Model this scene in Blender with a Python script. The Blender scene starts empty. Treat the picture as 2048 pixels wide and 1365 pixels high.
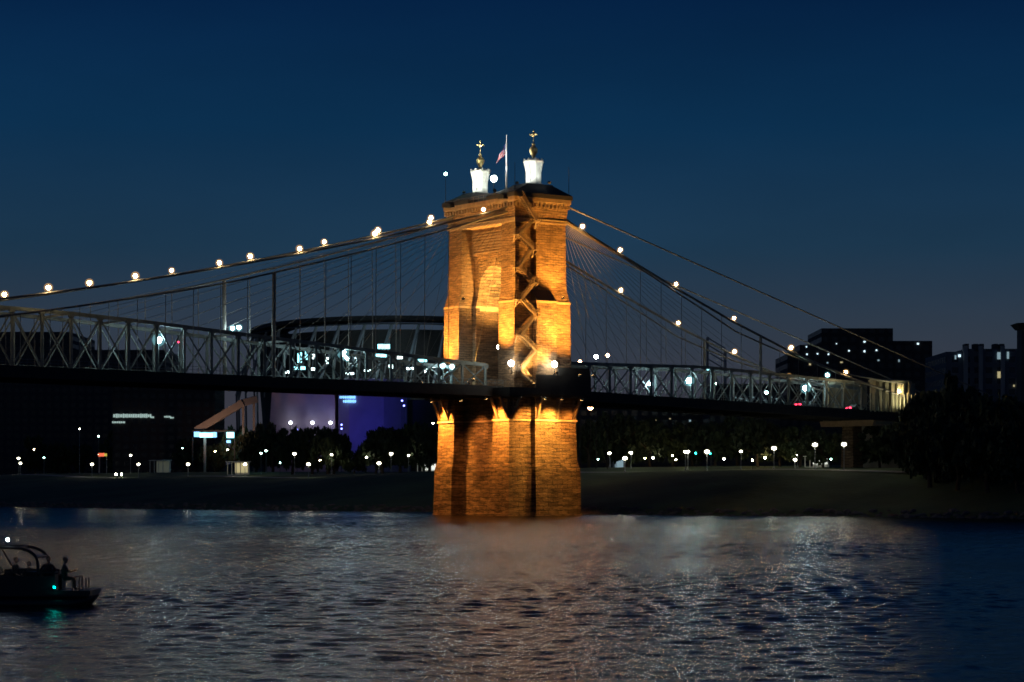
import bpy, bmesh, math, random
from mathutils import Vector, Matrix
random.seed(7)
R = math.radians
sc = bpy.context.scene
COL = sc.collection

# ------------------------------------------------------------------ camera
FPX = 4725.0          # focal length in pixels of the 2048-wide photograph
HZ = 975.0            # row of the horizon
CZ = 5.3              # eye height above the river
cd = bpy.data.cameras.new('camera')
cam = bpy.data.objects.new('camera', cd); COL.objects.link(cam)
cam.location = (0, 0, CZ); cam.rotation_euler = (R(90), 0, 0)
cd.sensor_width = 36.0; cd.lens = 36.0 * FPX / 2048.0
cd.shift_y = (HZ - 682.5) / 2048.0
cd.clip_start = 0.5; cd.clip_end = 12000
cd.dof.use_dof = True; cd.dof.focus_distance = 150.0; cd.dof.aperture_fstop = 2.2
sc.camera = cam
sc.render.resolution_x = 1024; sc.render.resolution_y = 682
sc.cycles.filter_width = 1.6
sc.cycles.sample_clamp_indirect = 3.0
sc.cycles.max_bounces = 5; sc.cycles.diffuse_bounces = 2; sc.cycles.glossy_bounces = 3
sc.cycles.use_denoising = True; sc.cycles.denoiser = 'OPENIMAGEDENOISE'; sc.cycles.denoising_input_passes = 'RGB_ALBEDO_NORMAL'; sc.cycles.denoising_prefilter = 'ACCURATE'
sc.cycles.caustics_reflective = False; sc.cycles.caustics_refractive = False

# ------------------------------------------------------------------ dusk sky
w = bpy.data.worlds.new('World'); sc.world = w; w.use_nodes = True
nt = w.node_tree; nt.nodes.clear()
wo = nt.nodes.new('ShaderNodeOutputWorld'); bg = nt.nodes.new('ShaderNodeBackground')
tc = nt.nodes.new('ShaderNodeTexCoord'); sx = nt.nodes.new('ShaderNodeSeparateXYZ')
rp = nt.nodes.new('ShaderNodeValToRGB')
nt.links.new(tc.outputs['Generated'], sx.inputs[0]); nt.links.new(sx.outputs['Z'], rp.inputs[0])
cn = nt.nodes.new('ShaderNodeTexNoise'); cn.inputs['Scale'].default_value = 3.5; cn.inputs['Detail'].default_value = 5
cm = nt.nodes.new('ShaderNodeMapping'); cm.inputs['Scale'].default_value = (1, 1, 3.5); nt.links.new(tc.outputs['Generated'], cm.inputs[0]); nt.links.new(cm.outputs[0], cn.inputs['Vector'])
cr = nt.nodes.new('ShaderNodeMapRange'); cr.inputs['From Min'].default_value = .3; cr.inputs['From Max'].default_value = .7; cr.inputs['To Min'].default_value = .86; cr.inputs['To Max'].default_value = 1.14
nt.links.new(cn.outputs['Fac'], cr.inputs['Value']); cx = nt.nodes.new('ShaderNodeVectorMath'); cx.operation = 'SCALE'
nt.links.new(rp.outputs[0], cx.inputs[0]); nt.links.new(cr.outputs[0], cx.inputs['Scale']); nt.links.new(cx.outputs[0], bg.inputs[0]); nt.links.new(bg.outputs[0], wo.inputs[0])
el = rp.color_ramp.elements
el[0].position = 0.0; el[0].color = (.031, .033, .046, 1)
el[1].position = 1.0; el[1].color = (.0003, .0025, .016, 1)
for p, c in ((.035, (.036, .037, .051)), (.065, (.026, .038, .058)), (.10, (.0105, .034, .067)),
             (.15, (.0032, .0255, .068)), (.205, (.0013, .0138, .051)), (.40, (.0006, .007, .030))):
    e = el.new(p); e.color = (*c, 1)
bg.inputs[1].default_value = 1.09
# the last trace of skylight from below the horizon, very weak
sd = bpy.data.lights.new('afterglow', 'SUN'); sd.energy = 0.004; sd.angle = R(20); sd.color = (1, .85, .75)
so = bpy.data.objects.new('afterglow', sd); COL.objects.link(so); so.rotation_euler = (R(70), 0, R(-60))
sc.view_settings.view_transform = 'Standard'; sc.view_settings.look = 'None'
sc.view_settings.exposure = 0.0; sc.view_settings.gamma = 1.0

# ------------------------------------------------------------------ bridge frame
A = R(36)                       # the bridge runs 54 degrees off the line of sight
ca, sa = math.cos(A), math.sin(A)
TX, TY = -1.05, 450.0
def W(u, v, z=0.0): return Vector((TX + u*ca - v*sa, TY + u*sa + v*ca, z))
def pz(px, py, Y): return Vector(((px-1024)/FPX*Y, Y, CZ + (HZ-py)/FPX*Y))
def on_v(px, py, v):            # pixel -> (u, z) on the vertical plane v = const
    k = (px-1024)/FPX
    u = (k*(TY + v*ca) - TX + v*sa) / (ca - k*sa)
    return u, CZ + (HZ-py)/FPX*(TY + u*sa + v*ca)
def on_u(px, py, u):            # pixel -> (v, z) on the plane u = const
    k = (px-1024)/FPX
    v = (TX + u*ca - k*(TY + u*sa)) / (sa + k*ca)
    return v, CZ + (HZ-py)/FPX*(TY + u*sa + v*ca)
def lerp_t(t, x):
    if x <= t[0][0]: return t[0][1] + (x-t[0][0])*(t[1][1]-t[0][1])/(t[1][0]-t[0][0])
    for (a, b), (c, d) in zip(t, t[1:]):
        if x <= c: return b + (x-a)*(d-b)/(c-a)
    return t[-1][1] + (x-t[-1][0])*(t[-1][1]-t[-2][1])/(t[-1][0]-t[-2][0])

# ------------------------------------------------------------------ materials
MAT = {}
def mat(name, col, rough=.7, metal=0., var=.25, scale=1.0, bump=0., bscale=4.0, stretch=(1,1,1)):
    m = bpy.data.materials.new(name); m.use_nodes = True; n = m.node_tree
    b = n.nodes['Principled BSDF']; b.inputs['Roughness'].default_value = rough; b.inputs['Metallic'].default_value = metal
    t = n.nodes.new('ShaderNodeTexCoord'); mp = n.nodes.new('ShaderNodeMapping'); mp.inputs['Scale'].default_value = stretch
    n.links.new(t.outputs['Object'], mp.inputs[0])
    no = n.nodes.new('ShaderNodeTexNoise'); no.inputs['Scale'].default_value = scale; no.inputs['Detail'].default_value = 6
    n.links.new(mp.outputs[0], no.inputs['Vector'])
    r = n.nodes.new('ShaderNodeValToRGB'); n.links.new(no.outputs['Fac'], r.inputs[0])
    r.color_ramp.elements[0].position = .3; r.color_ramp.elements[1].position = .7
    r.color_ramp.elements[0].color = (*[c*(1-var) for c in col], 1); r.color_ramp.elements[1].color = (*[min(1, c*(1+var)) for c in col], 1)
    n.links.new(r.outputs[0], b.inputs['Base Color'])
    if bump:
        n2 = n.nodes.new('ShaderNodeTexNoise'); n2.inputs['Scale'].default_value = bscale; n2.inputs['Detail'].default_value = 4
        n.links.new(mp.outputs[0], n2.inputs['Vector'])
        bp = n.nodes.new('ShaderNodeBump'); bp.inputs['Strength'].default_value = 1; bp.inputs['Distance'].default_value = bump
        n.links.new(n2.outputs['Fac'], bp.inputs['Height']); n.links.new(bp.outputs[0], b.inputs['Normal'])
    MAT[name] = m; return m
def emi(name, col, s):
    m = bpy.data.materials.new(name); m.use_nodes = True
    b = m.node_tree.nodes['Principled BSDF']; b.inputs['Base Color'].default_value = (*[min(1, c*.8) for c in col], 1)
    b.inputs['Emission Color'].default_value = (*col, 1); b.inputs['Emission Strength'].default_value = s
    MAT[name] = m; return m
def masonry(name, c1, c2, mortar, bw, bh, bump, dirt):
    m = bpy.data.materials.new(name); m.use_nodes = True; n = m.node_tree; L = n.links
    b = n.nodes['Principled BSDF']; b.inputs['Roughness'].default_value = .9
    t = n.nodes.new('ShaderNodeTexCoord'); s = n.nodes.new('ShaderNodeSeparateXYZ'); L.new(t.outputs['Object'], s.inputs[0])
    ad = n.nodes.new('ShaderNodeMath'); ad.operation = 'ADD'; L.new(s.outputs[0], ad.inputs[0]); L.new(s.outputs[1], ad.inputs[1])
    wn = n.nodes.new('ShaderNodeTexNoise'); wn.inputs['Scale'].default_value = .35; wn.inputs['Detail'].default_value = 3
    L.new(t.outputs['Object'], wn.inputs['Vector'])
    wm = n.nodes.new('ShaderNodeMath'); wm.operation = 'MULTIPLY_ADD'; wm.inputs[1].default_value = .9
    L.new(wn.outputs['Fac'], wm.inputs[0]); L.new(s.outputs[2], wm.inputs[2])
    c = n.nodes.new('ShaderNodeCombineXYZ'); L.new(ad.outputs[0], c.inputs[0]); L.new(wm.outputs[0], c.inputs[1])
    br = n.nodes.new('ShaderNodeTexBrick'); br.inputs['Scale'].default_value = 1.0
    br.inputs['Brick Width'].default_value = bw; br.inputs['Row Height'].default_value = bh
    br.inputs['Mortar Size'].default_value = .055; br.inputs['Mortar Smooth'].default_value = .4
    br.inputs['Color1'].default_value = (*c1, 1); br.inputs['Color2'].default_value = (*c2, 1); br.inputs['Mortar'].default_value = (*mortar, 1)
    jn = n.nodes.new('ShaderNodeTexNoise'); jn.inputs['Scale'].default_value = 1.6; jn.inputs['Detail'].default_value = 3; L.new(t.outputs['Object'], jn.inputs['Vector'])
    jv = n.nodes.new('ShaderNodeVectorMath'); jv.operation = 'MULTIPLY_ADD'; jv.inputs[1].default_value = (.35, .22, 0); L.new(jn.outputs['Color'], jv.inputs[0]); L.new(c.outputs[0], jv.inputs[2])
    jm = n.nodes.new('ShaderNodeMapRange'); jm.inputs['From Min'].default_value = .35; jm.inputs['From Max'].default_value = .65; jm.inputs['To Min'].default_value = .015; jm.inputs['To Max'].default_value = .085
    L.new(wn.outputs['Fac'], jm.inputs['Value']); L.new(jm.outputs[0], br.inputs['Mortar Size'])
    L.new(jv.outputs[0], br.inputs['Vector'])
    no = n.nodes.new('ShaderNodeTexNoise'); no.inputs['Scale'].default_value = .55; no.inputs['Detail'].default_value = 8; no.inputs['Roughness'].default_value = .7
    mp = n.nodes.new('ShaderNodeMapping'); mp.inputs['Scale'].default_value = (.8, .8, 4.2); L.new(t.outputs['Object'], mp.inputs[0]); L.new(mp.outputs[0], no.inputs['Vector'])
    r = n.nodes.new('ShaderNodeValToRGB'); r.color_ramp.elements[0].position = .38; r.color_ramp.elements[1].position = .66
    r.color_ramp.elements[0].color = (dirt, dirt, dirt, 1); r.color_ramp.elements[1].color = (1.1, 1.05, 1, 1); L.new(no.outputs['Fac'], r.inputs[0])
    mx = n.nodes.new('ShaderNodeMix'); mx.data_type = 'RGBA'; mx.blend_type = 'MULTIPLY'; mx.inputs[0].default_value = 1
    L.new(br.outputs['Color'], mx.inputs[6]); L.new(r.outputs[0], mx.inputs[7]); L.new(mx.outputs[2], b.inputs['Base Color'])
    n3 = n.nodes.new('ShaderNodeTexNoise'); n3.inputs['Scale'].default_value = 2.2; n3.inputs['Detail'].default_value = 5; L.new(mp.outputs[0], n3.inputs['Vector'])
    sb = n.nodes.new('ShaderNodeMath'); sb.operation = 'SUBTRACT'; L.new(n3.outputs['Fac'], sb.inputs[0]); L.new(br.outputs['Fac'], sb.inputs[1])
    bp = n.nodes.new('ShaderNodeBump'); bp.inputs['Strength'].default_value = 1; bp.inputs['Distance'].default_value = bump
    L.new(sb.outputs[0], bp.inputs['Height']); L.new(bp.outputs[0], b.inputs['Normal'])
    MAT[name] = m; return m
masonry('stone_rough', (.42, .29, .17), (.22, .15, .09), (.04, .03, .02), 2.3, .80, .65, .20)
masonry('stone_mid', (.44, .31, .18), (.29, .20, .12), (.09, .065, .04), 1.8, .60, .38, .34)
masonry('stone_upper', (.42, .27, .15), (.30, .19, .11), (.18, .12, .075), 1.3, .45, .2, .40)
mat('trim_stone', (.46, .33, .20), .85, var=.15, bump=.05)
mat('slate', (.035, .035, .04), .7)
mat('cornice_stone', (.26, .18, .11), .9, var=.25, bump=.06)
mat('steel', (.16, .20, .20), .55, .2, var=.3, scale=.6, bump=.01)
mat('cable_steel', (.20, .19, .17), .5, .2, var=.2, scale=.4)
mat('asphalt', (.05, .05, .05), .9)
mat('walk_planks', (.10, .09, .08), .9)
mat('girder', (.03, .03, .03), .7, .2)
mat('stair_iron', (.22, .16, .11), .6, .2, var=.2)
mat('white_paint', (.78, .78, .74), .5, var=.08)
mat('gold', (.80, .66, .32), .45, .25, var=.05)
mat('grass', (.07, .105, .04), .95, var=.45, scale=.05, bump=.15, bscale=.8)
mat('rock', (.16, .14, .12), .9, var=.35, scale=.5)
mat('leaf', (.05, .075, .03), .8, var=.4, scale=.3)
mat('leaf_dark', (.035, .055, .025), .8, var=.4, scale=.3)
mat('bark', (.07, .05, .035), .9, bump=.03)
mat('concrete', (.30, .29, .27), .85, var=.2, scale=.3)
mat('dark_facade', (.055, .06, .065), .7, var=.3, scale=.1)
mat('brown_facade', (.05, .045, .045), .8, var=.3, scale=.1)
mat('blue_facade', (.09, .12, .16), .7, var=.3, scale=.1)
mat('pale_pier', (.30, .32, .34), .7, var=.15, scale=.2)
mat('pale_panel', (.46, .37, .45), .6, var=.1, scale=.2)
mat('black_plastic', (.02, .02, .022), .5, var=.1)
mat('boat_hull', (.02, .021, .024), .35, .1, var=.1)
mat('boat_cloth', (.02, .02, .025), .9, var=.1)
mat('skin', (.35, .22, .16), .6, var=.05)
mat('cloth_dark', (.025, .025, .03), .9, var=.2)
mat('cloth_brown', (.06, .04, .035), .9, var=.2)
mat('hair', (.02, .015, .012), .8, var=.2)
mat('car_paint', (.04, .045, .05), .3, .4, var=.1)
mat('tyre', (.015, .015, .015), .9, var=.1)
mat('glass_dark', (.02, .025, .03), .1, .0, var=.05)
mat('limestone', (.30, .29, .20), .8, var=.2, scale=.4, bump=.03)
def facade(name, wall, glass):
    m = bpy.data.materials.new(name); m.use_nodes = True; n = m.node_tree; L = n.links; b = n.nodes['Principled BSDF']
    t = n.nodes.new('ShaderNodeTexCoord'); s = n.nodes.new('ShaderNodeSeparateXYZ'); L.new(t.outputs['Object'], s.inputs[0])
    ad = n.nodes.new('ShaderNodeMath'); ad.operation = 'ADD'; L.new(s.outputs[0], ad.inputs[0]); L.new(s.outputs[1], ad.inputs[1])
    c = n.nodes.new('ShaderNodeCombineXYZ'); L.new(ad.outputs[0], c.inputs[0]); L.new(s.outputs[2], c.inputs[1])
    br = n.nodes.new('ShaderNodeTexBrick'); br.offset = 0; br.inputs['Scale'].default_value = 1; br.inputs['Brick Width'].default_value = 3.4; br.inputs['Row Height'].default_value = 3.2
    br.inputs['Mortar Size'].default_value = .75; br.inputs['Mortar Smooth'].default_value = 0
    br.inputs['Color1'].default_value = (*glass, 1); br.inputs['Color2'].default_value = (*[g*.6 for g in glass], 1); br.inputs['Mortar'].default_value = (*wall, 1)
    L.new(c.outputs[0], br.inputs['Vector']); L.new(br.outputs['Color'], b.inputs['Base Color'])
    mr = n.nodes.new('ShaderNodeMapRange'); mr.inputs['To Min'].default_value = .25; mr.inputs['To Max'].default_value = .85; L.new(br.outputs['Fac'], mr.inputs['Value']); L.new(mr.outputs[0], b.inputs['Roughness'])
    MAT[name] = m
facade('dark_windows', (.055, .06, .065), (.02, .025, .03)); facade('brown_windows', (.05, .045, .045), (.02, .02, .025)); facade('blue_windows', (.10, .13, .17), (.03, .04, .06))
emi('uplight_bulb', (.85, .92, 1), 9); emi('wall_bulb', (1, .98, .82), 60); emi('panel_bulb', (.72, .95, .95), 5); emi('warm_bulb', (1, .68, .32), 150); emi('cool_bulb', (.68, .95, 1), 170); emi('globe_bulb', (1, .95, .72), 48)
emi('white_bulb', (.90, 1, .88), 30); emi('green_bulb', (.02, .9, .62), 22); emi('red_lamp', (1, .03, .08), 9)
emi('mast_bulb', (.5, 1, .85), 40); emi('blue_bulb', (.18, .22, 1), 10); emi('sign_blue', (.22, .55, 1), 2.2)
emi('sign_cyan', (.35, .9, 1), 3.0); emi('sign_white', (.55, .75, .7), .55); emi('sign_red', (1, .18, .08), 1.0)
emi('sign_yellow', (.9, .7, .1), .6); emi('window_cool', (.55, .8, .9), .35); emi('window_warm', (1, .85, .45), .4)
emi('shop_light', (.85, .9, .8), 1.1); emi('orange_bulb', (1, .45, .22), 45); emi('flood_face', (1, .55, .18), 12)
emi('spark', (.6, .8, .9), 1.6); emi('dim_interior', (.7, .75, .55), .05)

def halo_mat(name, col, s_, op):  # see-through emissive material that paints lens glow round a bulb
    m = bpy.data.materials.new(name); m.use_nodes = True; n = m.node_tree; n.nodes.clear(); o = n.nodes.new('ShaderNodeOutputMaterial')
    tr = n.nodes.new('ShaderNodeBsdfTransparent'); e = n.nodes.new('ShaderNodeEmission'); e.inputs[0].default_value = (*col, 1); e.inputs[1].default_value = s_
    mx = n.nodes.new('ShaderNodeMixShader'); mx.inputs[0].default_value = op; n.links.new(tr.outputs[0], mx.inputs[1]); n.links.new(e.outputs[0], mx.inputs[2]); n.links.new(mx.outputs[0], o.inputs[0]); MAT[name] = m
halo_mat('park_halo', (1, .95, .6), 1.0, .12); halo_mat('warm_globe', (1, .55, .2), 1.3, .16); halo_mat('cool_globe', (.3, .8, .9), 1.2, .14)  # glow tints of the halo shells, no glass globes
# ------------------------------------------------------------------ mesh helpers
class MB:
    def __init__(s): s.v = []; s.f = []
    def add(s, vs, fs):
        o = len(s.v); s.v += [tuple(p) for p in vs]; s.f += [tuple(i+o for i in f) for f in fs]
    def box(s, x0, x1, y0, y1, z0, z1, M=None):
        vs = [(x, y, z) for z in (z0, z1) for x, y in ((x0, y0), (x1, y0), (x1, y1), (x0, y1))]
        if M: vs = [M @ Vector(p) for p in vs]
        s.add(vs, [(3,2,1,0), (4,5,6,7), (0,1,5,4), (1,2,6,5), (2,3,7,6), (3,0,4,7)])
    def beam(s, a, b, w, h=None):       # square bar from a to b
        h = h or w; a = Vector(a); b = Vector(b); d = (b-a)
        if d.length < 1e-6: return
        d.normalize(); up = Vector((0,0,1)) if abs(d.z) < .95 else Vector((1,0,0))
        x = d.cross(up).normalized()*w/2; y = x.normalized().cross(d)*h/2
        vs = [p + q for p in (a, b) for q in (-x-y, x-y, x+y, -x+y)]
        s.add(vs, [(3,2,1,0), (4,5,6,7), (0,1,5,4), (1,2,6,5), (2,3,7,6), (3,0,4,7)])
    def tube(s, pts, r, n=6):
        pts = [Vector(p) for p in pts]; rs = r if isinstance(r, (list, tuple)) else [r]*len(pts)
        o = len(s.v); m = len(pts)
        for i, p in enumerate(pts):
            d = (pts[min(i+1, m-1)] - pts[max(i-1, 0)]).normalized()
            up = Vector((0,0,1)) if abs(d.z) < .9 else Vector((1,0,0))
            x = d.cross(up).normalized(); y = x.cross(d)
            for k in range(n):
                t = 2*math.pi*k/n; s.v.append(tuple(p + (x*math.cos(t) + y*math.sin(t))*rs[i]))
        for i in range(m-1):
            for k in range(n):
                a = o+i*n+k; b = o+i*n+(k+1) % n; s.f.append((a, b, b+n, a+n))
        s.f.append(tuple(o+k for k in range(n))[::-1]); s.f.append(tuple(o+(m-1)*n+k for k in range(n)))
    def lathe(s, prof, c=(0,0,0), n=12, rot=0):
        o = len(s.v); m = len(prof)
        for r_, z in prof:
            for k in range(n):
                t = 2*math.pi*k/n + rot; s.v.append((c[0]+r_*math.cos(t), c[1]+r_*math.sin(t), c[2]+z))
        for i in range(m-1):
            for k in range(n):
                a = o+i*n+k; b = o+i*n+(k+1) % n; s.f.append((a, b, b+n, a+n))
        s.f.append(tuple(o+k for k in range(n))[::-1]); s.f.append(tuple(o+(m-1)*n+k for k in range(n)))
    def ball(s, c, r, n=10, m=6, sc=(1,1,1)):
        prof = [(max(1e-3, math.sin(math.pi*i/m))*r, -math.cos(math.pi*i/m)*r) for i in range(m+1)]
        o = len(s.v); s.lathe(prof, (0,0,0), n)
        for i in range(o, len(s.v)):
            x, y, z = s.v[i]; s.v[i] = (c[0]+x*sc[0], c[1]+y*sc[1], c[2]+z*sc[2])
    def loft(s, secs):                  # secs: [(z, [(x,y)...]), ...] same counts
        o = len(s.v); n = len(secs[0][1]); m = len(secs)
        for z, poly in secs:
            for x, y in poly: s.v.append((x, y, z))
        for i in range(m-1):
            for k in range(n):
                a = o+i*n+k; b = o+i*n+(k+1) % n; s.f.append((a, b, b+n, a+n))
        s.f.append(tuple(o+k for k in range(n))[::-1]); s.f.append(tuple(o+(m-1)*n+k for k in range(n)))
    def prism_v(s, poly, u0, u1):       # polygon in (v,z) extruded along u
        o = len(s.v); n = len(poly)
        for u in (u0, u1):
            for v, z in poly: s.v.append((u, v, z))
        for k in range(n):
            a = o+k; b = o+(k+1) % n; s.f.append((a, a+n, b+n, b))
        s.f.append(tuple(o+k for k in range(n))); s.f.append(tuple(o+n+k for k in range(n))[::-1])
    def build(s, name, m, parent=None, smooth=False):
        me = bpy.data.meshes.new(name); me.from_pydata(s.v, [], s.f); me.update()
        bm = bmesh.new(); bm.from_mesh(me); bmesh.ops.recalc_face_normals(bm, faces=bm.faces); bm.to_mesh(me); bm.free()
        ms = m if isinstance(m, (list, tuple)) else [m]
        for x in ms: me.materials.append(MAT[x] if isinstance(x, str) else x)
        if smooth:
            for p in me.polygons: p.use_smooth = True
        o = bpy.data.objects.new(name, me); COL.objects.link(o)
        if parent: o.parent = parent
        return o
def tag(o, label, cat, group=None, kind=None):
    if label: o['label'] = label
    if cat: o['category'] = cat
    if group: o['group'] = group
    if kind: o['kind'] = kind
    return o
def thing(name, loc, rz, label, cat, group=None):
    o = bpy.data.objects.new(name, None); COL.objects.link(o); o.empty_display_size = .5
    o.location = loc; o.rotation_euler = (0, 0, rz); return tag(o, label, cat, group)
def copy_tree(o, parent=None):
    c = o.copy(); COL.objects.link(c); c.parent = parent
    for ch in [x for x in o.children]: copy_tree(ch, c)
    return c
def spot(name, parent, loc, target, power, col, size=R(70), blend=.8, rad=.3):
    l = bpy.data.lights.new(name, 'SPOT'); l.energy = power; l.color = col; l.spot_size = size; l.spot_blend = blend; l.shadow_soft_size = rad
    o = bpy.data.objects.new(name, l); COL.objects.link(o); o.parent = parent; o.location = loc
    d = Vector(target) - Vector(loc); o.rotation_euler = d.to_track_quat('-Z', 'Y').to_euler(); return o
def point(name, parent, loc, power, col, rad=.3):
    l = bpy.data.lights.new(name, 'POINT'); l.energy = power; l.color = col; l.shadow_soft_size = rad
    o = bpy.data.objects.new(name, l); COL.objects.link(o); o.parent = parent; o.location = loc; return o

# ================================================================== SETTING
# river
WAVE = 1.0
m = bpy.data.materials.new('river_water'); m.use_nodes = True; n = m.node_tree; L = n.links
b = n.nodes['Principled BSDF']; b.inputs['Base Color'].default_value = (.006, .009, .014, 1)
b.inputs['IOR'].default_value = 1.33; b.inputs['Roughness'].default_value = .2
t = n.nodes.new('ShaderNodeTexCoord')
def wnoise(scale, det, sx_, sy_):
    mp = n.nodes.new('ShaderNodeMapping'); mp.inputs['Scale'].default_value = (sx_, sy_, 1); mp.inputs['Rotation'].default_value = (0, 0, R(8))
    L.new(t.outputs['Object'], mp.inputs[0])
    x = n.nodes.new('ShaderNodeTexNoise'); x.inputs['Scale'].default_value = scale; x.inputs['Detail'].default_value = det; x.inputs['Roughness'].default_value = .62
    L.new(mp.outputs[0], x.inputs['Vector']); return x
n1 = wnoise(.8, 4, 2.6, 1.0); n2 = wnoise(.25, 3, 3.6, 1.0); n4 = wnoise(.06, 3, 6.0, 1.0); n3 = wnoise(.010, 4, .30, 1.0)
def madd(a_, k, c_):
    q_ = n.nodes.new('ShaderNodeMath'); q_.operation = 'MULTIPLY_ADD'; q_.inputs[1].default_value = k; L.new(a_, q_.inputs[0])
    if c_ is not None: L.new(c_, q_.inputs[2])
    else: q_.inputs[2].default_value = 0
    return q_.outputs[0]
hh_ = madd(n1.outputs['Fac'], .16, None)
bp = n.nodes.new('ShaderNodeBump'); bp.inputs['Strength'].default_value = 1.0; bp.inputs['Distance'].default_value = WAVE
L.new(hh_, bp.inputs['Height']); L.new(bp.outputs[0], b.inputs['Normal'])
mr = n.nodes.new('ShaderNodeMapRange'); mr.inputs['From Min'].default_value = .35; mr.inputs['From Max'].default_value = .65
mr.inputs['To Min'].default_value = .13; mr.inputs['To Max'].default_value = .20
L.new(n3.outputs['Fac'], mr.inputs['Value']); L.new(mr.outputs[0], b.inputs['Roughness'])
MAT['river'] = m
import numpy as np
rs = np.random.RandomState(11)
ys = [57.0]
while ys[-1] < 760: ys.append(ys[-1] + (.26 if ys[-1] < 130 else .34 if ys[-1] < 260 else .34+(ys[-1]-260)*.0022))
ys = np.array([-400., -50., 20., 40., 50.] + ys + [900., 1300., 2000., 3200.]); out_ = [.42, .55, .8, 1.3, 2.5, 6., 40.]
tt = np.array([-x for x in out_[::-1]] + list(np.linspace(-.335, .335, 640)) + out_); NC = len(tt)
Xg = np.maximum(ys, 50.)[:, None]*tt[None, :]; Yg = np.repeat(ys[:, None], NC, 1); Hg = np.zeros_like(Xg)
NW = 56; SL = .066
for k in range(NW):
    lam = .75*(3.0/.75)**(k/(NW-1)); th = math.pi/2 + rs.normal(0, .75); kk = 2*math.pi/lam
    Hg += (SL*math.sqrt(2/NW)/kk) * np.sin(kk*(Xg*math.cos(th)+Yg*math.sin(th)) + rs.uniform(0, 6.28))
G = np.zeros_like(Xg)
for k in range(14):
    lam = rs.uniform(22, 110); th = math.pi/2 + rs.normal(0, .45); kk = 2*math.pi/lam
    G += np.sin(kk*(Xg*math.cos(th)*.6+Yg*math.sin(th)) + rs.uniform(0, 6.28))
Hg *= np.clip(1 + G*.09, .35, 1.9)
Ug = (Xg-TX)*ca + (Yg-TY)*sa; Vg = -(Xg-TX)*sa + (Yg-TY)*ca
sh = 12 - np.interp(Vg, [-300, -82, -46, -5, 20, 110, 220, 420], [-30, -24, -21, -4, -1, 5, 18, 30])
Hg *= 1 + 1.3*np.exp(-np.clip(sh-Ug, 0, None)/10)
Hg *= np.clip((.335-np.abs(tt))/.06, 0, 1)[None, :] * (np.clip((ys-50)/8, 0, 1)*np.clip((900-ys)/140, 0, 1))[:, None]
nr = len(ys); me = bpy.data.meshes.new('river_water')
co = np.stack([Xg, Yg, Hg], -1).reshape(-1, 3)
ii = (np.arange(nr-1)[:, None]*NC + np.arange(NC-1)[None, :]).reshape(-1)
fa = np.stack([ii, ii+1, ii+NC+1, ii+NC], -1)
me.vertices.add(len(co)); me.vertices.foreach_set('co', co.astype(np.float32).ravel())
me.loops.add(fa.size); me.loops.foreach_set('vertex_index', fa.astype(np.int32).ravel())
me.polygons.add(len(fa)); me.polygons.foreach_set('loop_start', np.arange(0, fa.size, 4, dtype=np.int32)); me.polygons.foreach_set('loop_total', np.full(len(fa), 4, dtype=np.int32))
me.polygons.foreach_set('use_smooth', np.ones(len(fa), dtype=bool)); me.update(calc_edges=True); me.materials.append(MAT['river'])
o = bpy.data.objects.new('river_water', me); COL.objects.link(o); tag(o, 'dark rippled river with broken light reflections', 'river', kind='structure')

# far bank terrain, one sheet in bridge coordinates
TZ = [(6, -1.2), (12, 0.05), (16, .9), (30, 3.2), (46, 5.9), (56, 7.6), (62, 8.4), (80, 9.0), (140, 9.8), (400, 12), (3000, 14)]
def gz(u, v):
    z = lerp_t(TZ, u) if u < 3000 else 14
    k = 1 + .06*math.sin(v*.021) + .05*math.sin(v*.05+u*.03)
    z = z*k if z > 0 else z
    if v < -60 and u > 30: z += min(6, (-60-v)*.05) * min(1, (u-30)/60)
    return z
def bank_point(u, v):
    u = u + lerp_t([(-300, 30), (-82, 24), (-46, 21), (-5, 4), (20, 1), (110, -5), (220, -18), (420, -30)], max(-300, min(420, v)))*max(0, min(1, 1-(u-12)/54)) if u > 5 else u
    uu = u + (2.5*math.sin(v*.037) + 1.4*math.sin(v*.11+1)) * max(0, 1-(u-6)/60) if u < 66 else u
    return uu
us = [6, 9, 12, 14, 17, 21, 26, 32, 38, 44, 50, 55, 59, 63, 70, 80, 95, 120, 160, 220, 320, 500, 900, 1600, 2600]
vs_ = [-900, -600, -420, -320] + [-260+i*7 for i in range(100)] + [470, 540, 640, 800, 1100, 1600, 2400]
g = MB(); nv = len(vs_)
for u in us:
    for v in vs_: g.v.append(tuple(W(bank_point(u, v), v, gz(u, v) + (random.uniform(-.12, .12) if 14 < u < 90 else 0))))
for i in range(len(us)-1):
    for j in range(nv-1):
        a = i*nv+j; g.f.append((a, a+nv, a+nv+1, a+1))
o = g.build('grassy_riverbank_terrain', 'grass'); tag(o, 'dark grassy riverbank sloping up to the park', 'riverbank', kind='structure')
rk = MB(); rnd = random.Random(3)
for i in range(1500):
    v = rnd.uniform(-240, 420); u = 11.3 + rnd.random()**1.6*7; c = W(bank_point(u, v), v, gz(u, v)+.05); k = rnd.uniform(.25, .75)
    o_ = len(rk.v); rk.ball((0, 0, 0), k, 6, 4, (rnd.uniform(.8, 1.5), rnd.uniform(.8, 1.3), rnd.uniform(.45, .8)))
    for j in range(o_, len(rk.v)): x, y, z = rk.v[j]; rk.v[j] = (c.x+x+rnd.uniform(-.1, .1), c.y+y+rnd.uniform(-.1, .1), c.z+z)
o = rk.build('shore_rocks', 'rock'); tag(o, 'band of dark riprap stones along the waterline of the far bank', 'rocks', kind='stuff')
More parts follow.
